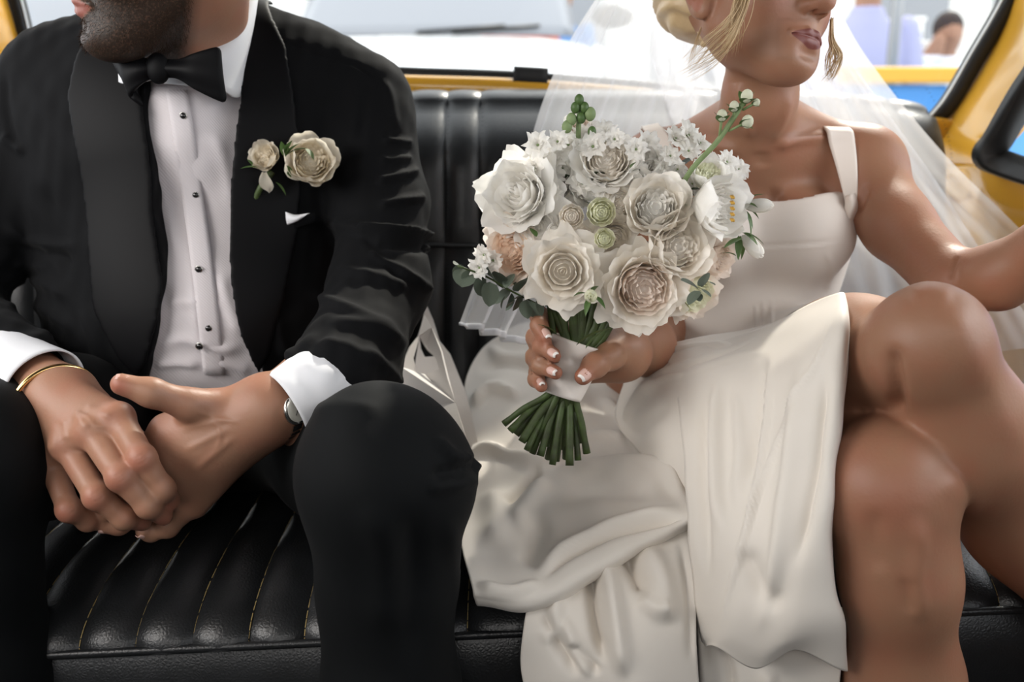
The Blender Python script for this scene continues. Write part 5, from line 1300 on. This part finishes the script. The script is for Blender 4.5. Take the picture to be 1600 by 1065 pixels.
# eucalyptus: coin leaves on thin twigs
tw = empty('eucalyptus_sprig', W(760, 440, .97), '', ''); tw.parent = bq; tw.location = Vector(W(760, 440, .97))-bq.location
for (x0, y0, x1, y1, k, wd) in ((718, 412, 712, 430, 'round', .9), (730, 420, 722, 446, 'round', 1), (738, 418, 742, 402, 'round', 1.1), (740, 420, 732, 444, 'round', 1.1), (716, 414, 708, 408, 'round', 1),
        (752, 430, 750, 462, 'round', .7), (765, 440, 766, 478, 'round', .7), (772, 436, 758, 418, 'round', .9), (785, 450, 776, 420, 'dark', 1), (790, 450, 800, 425, 'dark', 1), (798, 455, 770, 470, 'dark', 1), (800, 458, 795, 486, 'dark', .9), (810, 455, 818, 430, 'dark', 1),
        (812, 460, 806, 488, 'dark', .8), (820, 462, 838, 448, 'dark', 1), (822, 468, 822, 498, 'dark', .9), (830, 470, 835, 500, 'dark', .9), (780, 445, 760, 450, 'dark', .9), (790, 462, 780, 480, 'dark', .9), (815, 450, 800, 440, 'dark', 1.1), (828, 455, 812, 470, 'dark', 1.1), (838, 470, 850, 492, 'dark', .8), (805, 470, 790, 478, 'dark', 1)):
    leaf(tw, k, W(x0, y0, .955+.02*rnd.random()), W(x1, y1, .945+.03*rnd.random()), rnd.uniform(-.5, .5)+math.pi*(rnd.random() < .5), wd*1.4)
obj('twig', *tube(catmull(np.array([W(850, 480, .97), W(800, 455, .965), W(760, 432, .96), W(715, 415, .955)]), 14), .0011, 6), M['stem'], tw)
tw2 = empty('eucalyptus_sprig', W(1090, 450, .9), '', ''); tw2.parent = bq; tw2.location = Vector(W(1090, 450, .9))-bq.location
for (x0, y0, x1, y1) in ((1092, 452, 1066, 434), (1093, 454, 1074, 474), (1096, 452, 1112, 462), (1097, 448, 1104, 424), (1106, 440, 1118, 444), (1090, 458, 1094, 470)):
    leaf(tw2, 'round', W(x0, y0, .868), W(x1, y1, .862), rnd.uniform(-.4, .4), 1.1)
# single green leaves
for (x0, y0, x1, y1, Y, wd) in ((1160, 372, 1130, 380, .93, 1.2), (1168, 340, 1180, 372, .94, .8), (838, 370, 830, 352, .93, 1.4), (1062, 322, 1078, 316, .94, 1.5), (900, 540, 946, 500, .94, .8), (868, 520, 845, 500, .95, 1.2), (915, 545, 940, 508, .93, .7), (928, 395, 942, 380, .95, 1.6), (1150, 400, 1130, 388, .945, 1), (985, 262, 992, 250, .95, 1.5)):
    leaf(bq, 'long', W(x0, y0, Y), W(x1, y1, Y-.005), rnd.uniform(-.3, .3), wd)
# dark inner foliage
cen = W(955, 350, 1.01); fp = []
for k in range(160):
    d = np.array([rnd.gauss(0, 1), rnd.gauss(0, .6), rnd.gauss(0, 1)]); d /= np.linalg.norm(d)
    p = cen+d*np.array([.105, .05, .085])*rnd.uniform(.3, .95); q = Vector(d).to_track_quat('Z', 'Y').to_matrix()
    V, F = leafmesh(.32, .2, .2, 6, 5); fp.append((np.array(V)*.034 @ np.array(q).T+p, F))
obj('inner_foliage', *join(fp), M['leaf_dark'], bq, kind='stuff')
# stems, spiralled through the tie
ends = [(787, 662, .965), (797, 673, .955), (806, 679, .97), (815, 690, .95), (823, 703, .945), (832, 708, .96), (844, 712, .95), (852, 696, .975), (863, 726, .945), (869, 720, .97), (880, 700, .985), (890, 727, .945), (903, 719, .955), (917, 708, .96), (908, 690, .985), (898, 676, .99), (838, 684, .985), (873, 694, 1.0), (812, 672, .99), (828, 690, .99), (856, 716, .985), (884, 716, .985)]
tops = [(858, 500), (866, 490), (880, 485), (895, 480), (905, 478), (915, 480), (930, 485), (945, 490), (960, 500), (972, 505), (935, 480), (888, 478), (950, 495), (965, 510)]
for i, (u, v, Y) in enumerate(ends):
    fx = (u-787)/130; mu = 860+38*fx; mY = .967+.018*((i*7) % 5)/4
    tp = tops[(len(tops)-1-int(fx*(len(tops)-1)))] if i % 3 else tops[int(fx*(len(tops)-1))]
    path = catmull(np.array([W(tp[0], tp[1]-30, .985), W((tp[0]*.5+(mu+15)*.5), 535, .98), W(mu+6, 575, mY), W(mu, 612, mY), W((u+mu)/2+(u-mu)*.05, (v+612)/2, (Y+mY)/2), W(u, v, Y)]), 26)
    r = np.full(26, .0034+.0008*((i*5) % 4)/3); r = r*(1+.05*np.sin(np.arange(26)*1.3+i)); r[-2:] *= 1.08
    obj('stem', *tube(path, r, 9), M['stem'], bq)
cuff('ribbon_wrap', [W(905, 533, .987), W(896, 560, .984), W(886, 590, .978), W(877, 618, .974)], [.0310, .0270, .0235, .0205], .95, (0, -1, 0), M['ribbon'], 56, bq, 2, [([(880, 560), (900, 575), (915, 572)], 4, .002), ([(895, 555), (925, 560)], 3, .0015), ([(880, 592), (890, 610), (898, 618)], 4, -.002)])
# ---- buttonhole on the jacket
yb = min(surf_y(Vj, 480, 250, 14), surf_y(Vj, 420, 250, 14))
bt = empty('boutonniere', W(430, 270, yb-.01), 'ivory rose and rosebud buttonhole pinned to the black lapel', 'flower')
bloom(bt, 'rose', W(486, 250, yb-.020), A_(.35, .30, .8), 51*PX(1.1), 'cup', 'petal_bout', 'petal_bout', .6, 'full ivory rose', .7)
bloom(bt, 'rosebud', W(412, 243, yb-.018), A_(-.15, .45, 1), 29*PX(1.1), 'cup', 'petal_bout', 'petal_bout', 2.0, 'small half-open ivory bud')
pv = petal(20, 60, 1, .4, .1, 9, .03, tip=.1); q = axisM(W(413, 268, yb-.022), (.05, -.5, -1), 32*PX(1.1), -1.4); inst('petal', rawmesh('petal', *pv, M['petal_bout']), q, bt)
obj('stem', *tube(catmull(np.array([W(425, 268, yb-.010), W(409, 290, yb-.014), W(400, 308, yb-.012), W(392, 328, yb-.010)]), 14), np.linspace(.0042, .0026, 14), 8), M['stem'], bt)
for (x0, y0, x1, y1, wd) in ((446, 258, 456, 274, 1.6), (445, 246, 462, 218, .9), (443, 244, 452, 215, .9), (446, 244, 470, 224, .8), (444, 244, 440, 218, .9), (477, 231, 493, 245, 1.6), (404, 262, 376, 257, 1.0), (394, 258, 388, 246, 1.2), (430, 284, 450, 300, .7), (450, 240, 476, 225, .6)):
    leaf(bt, 'long', W(x0, y0, yb-.030), W(x1, y1, yb-.036), rnd.uniform(-.3, .3), wd)
# ================================================================ white tote bag between them
from mathutils.geometry import tessellate_polygon
M['bag'] = mat('white_bag_leather', (.74, .70, .66), rough=.45, spec=.4, bump=('noise', 400, .2, .0006))
bag = empty('tote_bag', W(680, 720, 1.16), 'off-white leather tote with cut-out handle, standing between the man and the dress', 'bag')
def holed(name, outer_, hole, Yf, th=.003):
    loops = [[Vector((p[0], p[1], 0)) for p in outer_]]+([[Vector((p[0], p[1], 0)) for p in hole]] if hole else [])
    tri = tessellate_polygon(loops); pts = outer_+(hole or [])
    V = [W(p[0], p[1], Yf(*p)) for p in pts]
    o = obj(name, V, [tuple(t) for t in tri], M['bag'], bag, False); solid(o, th, 0); return o
holed('back_panel', [(666, 475), (677, 500), (687, 533), (704, 554), (716, 585), (728, 615), (750, 705), (700, 745), (650, 720), (640, 640), (650, 560), (657, 515)], [(656, 528), (667, 546), (679, 557), (664, 558), (658, 545)], lambda u, v: 1.255-.0006*(v-475))
holed('front_panel', [(663, 491), (675, 512), (690, 548), (700, 590), (712, 630), (738, 716), (690, 745), (640, 720), (627, 640), (626, 574), (640, 542), (653, 525)], [(655, 526), (668, 542), (683, 562), (687, 577), (664, 586), (650, 582), (645, 560)], lambda u, v: 1.215-.0006*(v-490)-.0008*abs(u-664))
holed('side_gusset', [(704, 554), (728, 612), (750, 705), (738, 716), (712, 630), (690, 548)], None, lambda u, v: 1.225-.0004*(v-554))
holed('side_gusset', [(626, 574), (637, 572), (640, 640), (642, 700), (628, 640)], None, lambda u, v: 1.16)
obj('seam', *tube(catmull(np.array([W(665, 588, 1.150), W(668, 620, 1.130), W(672, 655, 1.108)]), 10), .0012, 6), M['bag'], bag)
# ================================================================ the street behind the taxi
M['road'] = mat('pale_road', (.5, .5, .48), rough=.9, bump=('noise', 30, .3, .01))
M['car_white'] = mat('white_car_paint', (.78, .78, .78), rough=.25, spec=.5, coat=.4)
M['car_glass'] = mat('dark_car_glass', (.22, .23, .25), rough=.1, spec=.8)
M['blue'] = mat('blue_paint', (.10, .30, .62), rough=.5)
M['orange'] = mat('orange_paint', (.80, .42, .06), rough=.5)
M['bus_metal'] = mat('grey_metal', (.3, .3, .3), rough=.4, metal=.6)
M['pinkflower'] = mat('pink_flowers', (.62, .25, .45), rough=.8)
M['bush'] = mat('bush_leaf', (.14, .22, .12), rough=.8)
M['wallpale'] = mat('pale_render', (.72, .71, .68), rough=.9)
struct('ground', *box((-20, 1.9, -.42), (20, 26, -.40)), M['road'])
GZ = -.40
def slab(name, lo, hi, m, parent=None, bv=.02, **kw):
    o = obj(name, *box(lo, hi), m, parent, False, **kw); bevel(o, bv, 3); return o
# white van-fronted car close behind
def vehicle(x, y, wd, hz, label, name='car', m='car_white', rot=0, L=4.2):
    r = empty(name, (x, y, GZ), label, 'car', 'cars in the street')
    h0 = hz
    rows = []
    for (dy, z, k) in ((0, h0-.34, .92), (-.03, h0-.16, .96), (.10, h0-.02, .97), (.5, h0+.07, 1), (1.0, h0+.13, 1), (1.15, h0+.15, 1)):
        rows.append([(x+wd/2*k*s, y+dy+.10*abs(s)**3, z-.05*abs(s)**4) for s in np.linspace(-1, 1, 13)])
    G_ = surf(rows, 24, 30); o = obj('hood', G_.reshape(-1, 3), gridf(24, 30), M[m], r); solid(o, .01)
    rows = [[(x+wd/2*k*s, y+dy+.12*abs(s)**3, z) for s in np.linspace(-1, 1, 9)] for (dy, z, k) in ((1.12, h0+.16, .93), (1.5, h0+.50, .86), (1.75, h0+.66, .80))]
    G_ = surf(rows, 12, 20); o = obj('windscreen', G_.reshape(-1, 3), gridf(12, 20), M['car_glass'], r); solid(o, .01)
    slab('roof', (x-wd*.40, y+1.72, h0+.63), (x+wd*.40, y+L-.6, h0+.70), M[m], r, .03)
    slab('body_side', (x-wd*.5, y+.15, GZ+.3), (x-wd*.47, y+L, h0+.05), M[m], r); slab('body_side', (x+wd*.47, y+.15, GZ+.3), (x+wd*.5, y+L, h0+.05), M[m], r)
    slab('bumper', (x-wd*.48, y-.06, GZ+.28), (x+wd*.48, y+.10, h0-.45), M[m], r, .04)
    for k in range(5): slab('grille_slat', (x-wd*.26, y-.03, h0-.40+k*.045), (x+wd*.26, y+.0, h0-.375+k*.045), M['bus_metal'], r, .005)
    for s in (-1, 1):
        V_, F_ = ellmesh((x+s*wd*.38, y+.02, h0-.28), (.13, .06, .07)); obj('headlight', V_, F_, M['chrome'], r)
        V_, F_ = ellmesh((x+s*wd*.58, y+1.15, h0+.26), (.12, .05, .07)); obj('mirror', V_, F_, M['rubber'], r)
        for yy_ in (.75, L-.8):
            P_ = [(x+s*wd*.40, y+yy_, GZ+.33), (x+s*wd*.50, y+yy_, GZ+.33)]; obj('wheel', *tube(P_, .33, 28), M['rubber'], r)
        obj('wiper', *tube([(x+s*.1, y+1.1, h0+.17), (x+s*.1+.5, y+1.16, h0+.21)], .012, 6), M['rubber'], r)
    return r
c0 = W(650, 85, 4.6); vehicle(float(c0[0]), 4.6, 1.75, float(c0[2]), 'white car with pale bonnet close behind the rear window')
c1 = W(70, 60, 7.5); vehicle(float(c1[0])-.5, 7.5, 1.8, float(c1[2])-.05, 'white car further back behind the shoulder of the man')
# blue barrier with an orange rail, and the blue side of the lorry beyond the side window
b0 = W(1325, 110, 3.6); b1_ = W(1500, 112, 3.5)
bb = empty('barrier', (float(b0[0]), 3.6, GZ), 'blue street barrier with orange top rail behind the veil', 'barrier')
x0, x1_, zt_ = float(b0[0]), float(b1_[0])+3.0, float(b0[2])
for k in range(9):
    xa = x0+(x1_-x0)*k/9; slab('panel', (xa+.006, 3.60, GZ+.1), (xa+(x1_-x0)/9-.006, 3.64, zt_-.05), M['blue'], bb, .008)
slab('rail', (x0-.02, 3.57, zt_-.045), (x1_, 3.67, zt_+.012), M['orange'], bb, .01)
for k in range(4): slab('foot', (x0+(x1_-x0)*k/3-.03, 3.5, GZ), (x0+(x1_-x0)*k/3+.03, 3.75, GZ+.1), M['bus_metal'], bb, .005)
d0 = W(1585, 225, 2.2)
ly = empty('lorry', (float(d0[0])+.3, 2.4, GZ), 'blue painted lorry side seen through the small side window', 'lorry')
for k in range(4): slab('side_panel', (float(d0[0])+.05+k*.5, 2.35, GZ+.4), (float(d0[0])+.54+k*.5, 2.38, 1.35), M['blue'], ly, .006)
slab('bed_rail', (float(d0[0])+.03, 2.33, 1.35), (float(d0[0])+2.1, 2.41, 1.40), M['orange'], ly)
for k in range(2): obj('wheel', *tube([(float(d0[0])+.5+k*1.1, 2.30, GZ+.36), (float(d0[0])+.5+k*1.1, 2.46, GZ+.36)], .36, 24), M['rubber'], ly)
# people in the street
M['pskin'] = mat('passer_skin', (.32, .17, .11), rough=.6); M['phair'] = mat('passer_hair', (.03, .02, .02), rough=.7)
def passer(u, v, Y, label, shirt, trouser, arm=None, turn=0):
    hd = W(u, v, Y); z = hd[2]; H = z+.10-GZ; k = H/1.72; x = hd[0]
    r = empty('person', (float(x), float(Y), GZ), label, 'person', 'pedestrians in the street')
    P = lambda a, b, c: np.array([x+a*k*math.cos(turn)-b*k*math.sin(turn), Y+b*k*math.cos(turn)+a*k*math.sin(turn), GZ+c*k])
    s = Shape(); s.ell(hd, (.075*k, .092*k, .108*k), None, k=.02*k); s.ell(hd+np.array([0, -.085*k, -.02*k]), (.014*k, .02*k, .02*k), None, k=.02*k)
    s.cap(P(0, .02, 1.56), P(0, .02, 1.42), .055*k, .065*k, .03); s.ell(P(0, .02, 1.25), (.16*k, .10*k, .22*k), None, k=.05); s.ell(P(0, .02, 1.0), (.15*k, .10*k, .14*k), None, k=.05)
    for sd in (-1, 1):
        if arm and sd == arm: pts = [P(sd*.19, .02, 1.40), P(sd*.34, -.08, 1.20), hd+np.array([sd*.09*k, -.10*k, -.04*k])]
        else: pts = [P(sd*.19, .02, 1.40), P(sd*.25, 0, 1.12), P(sd*.24, -.08, .86)]
        s.chain(pts, [.048*k, .04*k, .03*k], .03); s.ell(pts[-1]+np.array([0, 0, -.04*k]), (.03*k, .025*k, .06*k), None, k=.03)
        s.chain([P(sd*.09, .02, .95), P(sd*.10, 0, .50), P(sd*.10, .03, .08)], [.085*k, .06*k, .04*k], .03); s.ell(P(sd*.10, -.06, .04), (.045*k, .12*k, .04*k), None, k=.03)
    V, F = s.mesh(P(0, 0, 0)-np.array([.55, .35, .02]), P(0, 0, 1.8)+np.array([.55, .35, .05]), .016, pad=.04); obj('body', V, F, M['pskin'], r)
    def clothes(name, zlo, zhi, col, off):
        q = s.copy().grow(off); q.op(lambda f, xx, yy, zz: np.maximum(f, np.maximum(zz-(GZ+zhi*k), (GZ+zlo*k)-zz).astype(np.float32)))
        V, F = q.mesh(P(0, 0, 0)-np.array([.6, .4, .02]), P(0, 0, 1.8)+np.array([.6, .4, .05]), .018, pad=.06)
        obj(name, V, F, mat(name+'_cloth', col, rough=.9), r)
    clothes('shirt', .92, 1.50, shirt, .014); clothes('trousers', .10, .96, trouser, .018)
    V, F = ellmesh(hd+np.array([0, .012*k, .03*k]), (.082*k, .098*k, .095*k)); obj('hair', V, F, M['phair'], r)
passer(1482, 52, 5.85, 'person in white T-shirt with one hand raised to the face beyond the barrier', (.72, .73, .78), (.1, .12, .2), -1)
passer(1362, -40, 5.6, 'person in lavender shirt standing in the street behind the veil', (.36, .36, .52), (.2, .2, .25))
passer(812, -20, 9.0, 'distant pedestrian in red shirt beside the white car', (.5, .16, .12), (.12, .12, .18))
passer(880, -5, 12.0, 'distant pedestrian in blue shirt near the veil', (.12, .25, .5), (.3, .3, .3))
passer(775, -10, 11.0, 'distant pedestrian in grey shirt behind the white car', (.3, .3, .3), (.1, .1, .1))
# stall goods, post, plants
pp = W(1397, 60, 5.2); po = empty('street_post', (float(pp[0]), 5.2, GZ), 'slim grey street post between the lavender shirt and the white T-shirt', 'post')
obj('pole', *tube([(pp[0], 5.2, GZ), (pp[0], 5.2, 3.2)], .03, 14), M['bus_metal'], po); slab('base_plate', (float(pp[0])-.1, 5.1, GZ), (float(pp[0])+.1, 5.3, GZ+.03), M['bus_metal'], po, .005)
for (u0, v0, u1, v1, Y, m, lb) in ((1400, 26, 1446, 64, 6.6, 'wallpale', 'white carton on the stall table'), (1398, 50, 1438, 64, 6.2, 'rubber', 'black case in front of the white carton')):
    a = W(u0, v1, Y); b = W(u1, v0, Y); cr = empty('box', (float(a[0]), Y, float(a[2])), lb, 'box', 'cartons on the stall')
    slab('box_body', (a[0], Y, a[2]), (b[0], Y+.3, b[2]-.02), M[m], cr, .01); slab('lid', (a[0]-.01, Y-.01, b[2]-.03), (b[0]+.01, Y+.31, b[2]), M[m], cr, .01)
tb = W(1390, 64, 6.1); te = W(1425, 64, 6.1); st_ = empty('stall_table', (float(tb[0]), 6.3, GZ), 'pale stall table carrying cartons in the street', 'table')
slab('tabletop', (float(tb[0]), 6.05, float(tb[2])-.05), (float(te[0])+.3, 6.75, float(tb[2])), M['wallpale'], st_)
for a in (float(tb[0])+.05, float(te[0])+.2):
    for b in (6.1, 6.68): slab('leg', (a, b, GZ), (a+.05, b+.05, float(tb[2])-.05), M['bus_metal'], st_, .005)
def bush(u, v, Y, R, m, label, name):
    c = W(u, v, Y); parts = []
    for k in range(260):
        d = np.array([rnd.gauss(0, 1) for _ in range(3)]); d /= np.linalg.norm(d); p = c+d*R*rnd.uniform(.5, 1)*np.array([1, 1, .8])
        q = np.array(Vector(d).to_track_quat('Z', 'Y').to_matrix()); V, F = leafmesh(.35, .2, .2, 5, 4); parts.append((np.array(V)*R*.28 @ q.T+p, F))
    r = empty(name, (float(c[0]), float(Y), GZ), label, 'plant', 'street plants'); obj('foliage', *join(parts), M[m], r, kind='stuff'); obj('trunk', *tube([(c[0], Y, GZ), (c[0], Y, c[2])], .04, 8), M['bus_metal'], r)
bush(112, 0, 11.5, .42, 'bush', 'green street shrub beside the chin of the man', 'shrub')
bush(66, -14, 13.0, .36, 'pinkflower', 'pink flowering plant left of the green shrub', 'shrub')
bl = empty('building', (0, 16, GZ), 'pale rendered building front across the street', 'building')
for k in range(4): slab('wall', (-9+k*4.5, 16, GZ), (-4.52+k*4.5, 16.4, 9), M['wallpale'], bl)
for k in range(10):
    for j in range(3): slab('window', (-8.6+k*1.8, 15.94, 1.2+j*2.6), (-7.5+k*1.8, 16.02, 2.7+j*2.6), M['car_glass'], bl, .02)
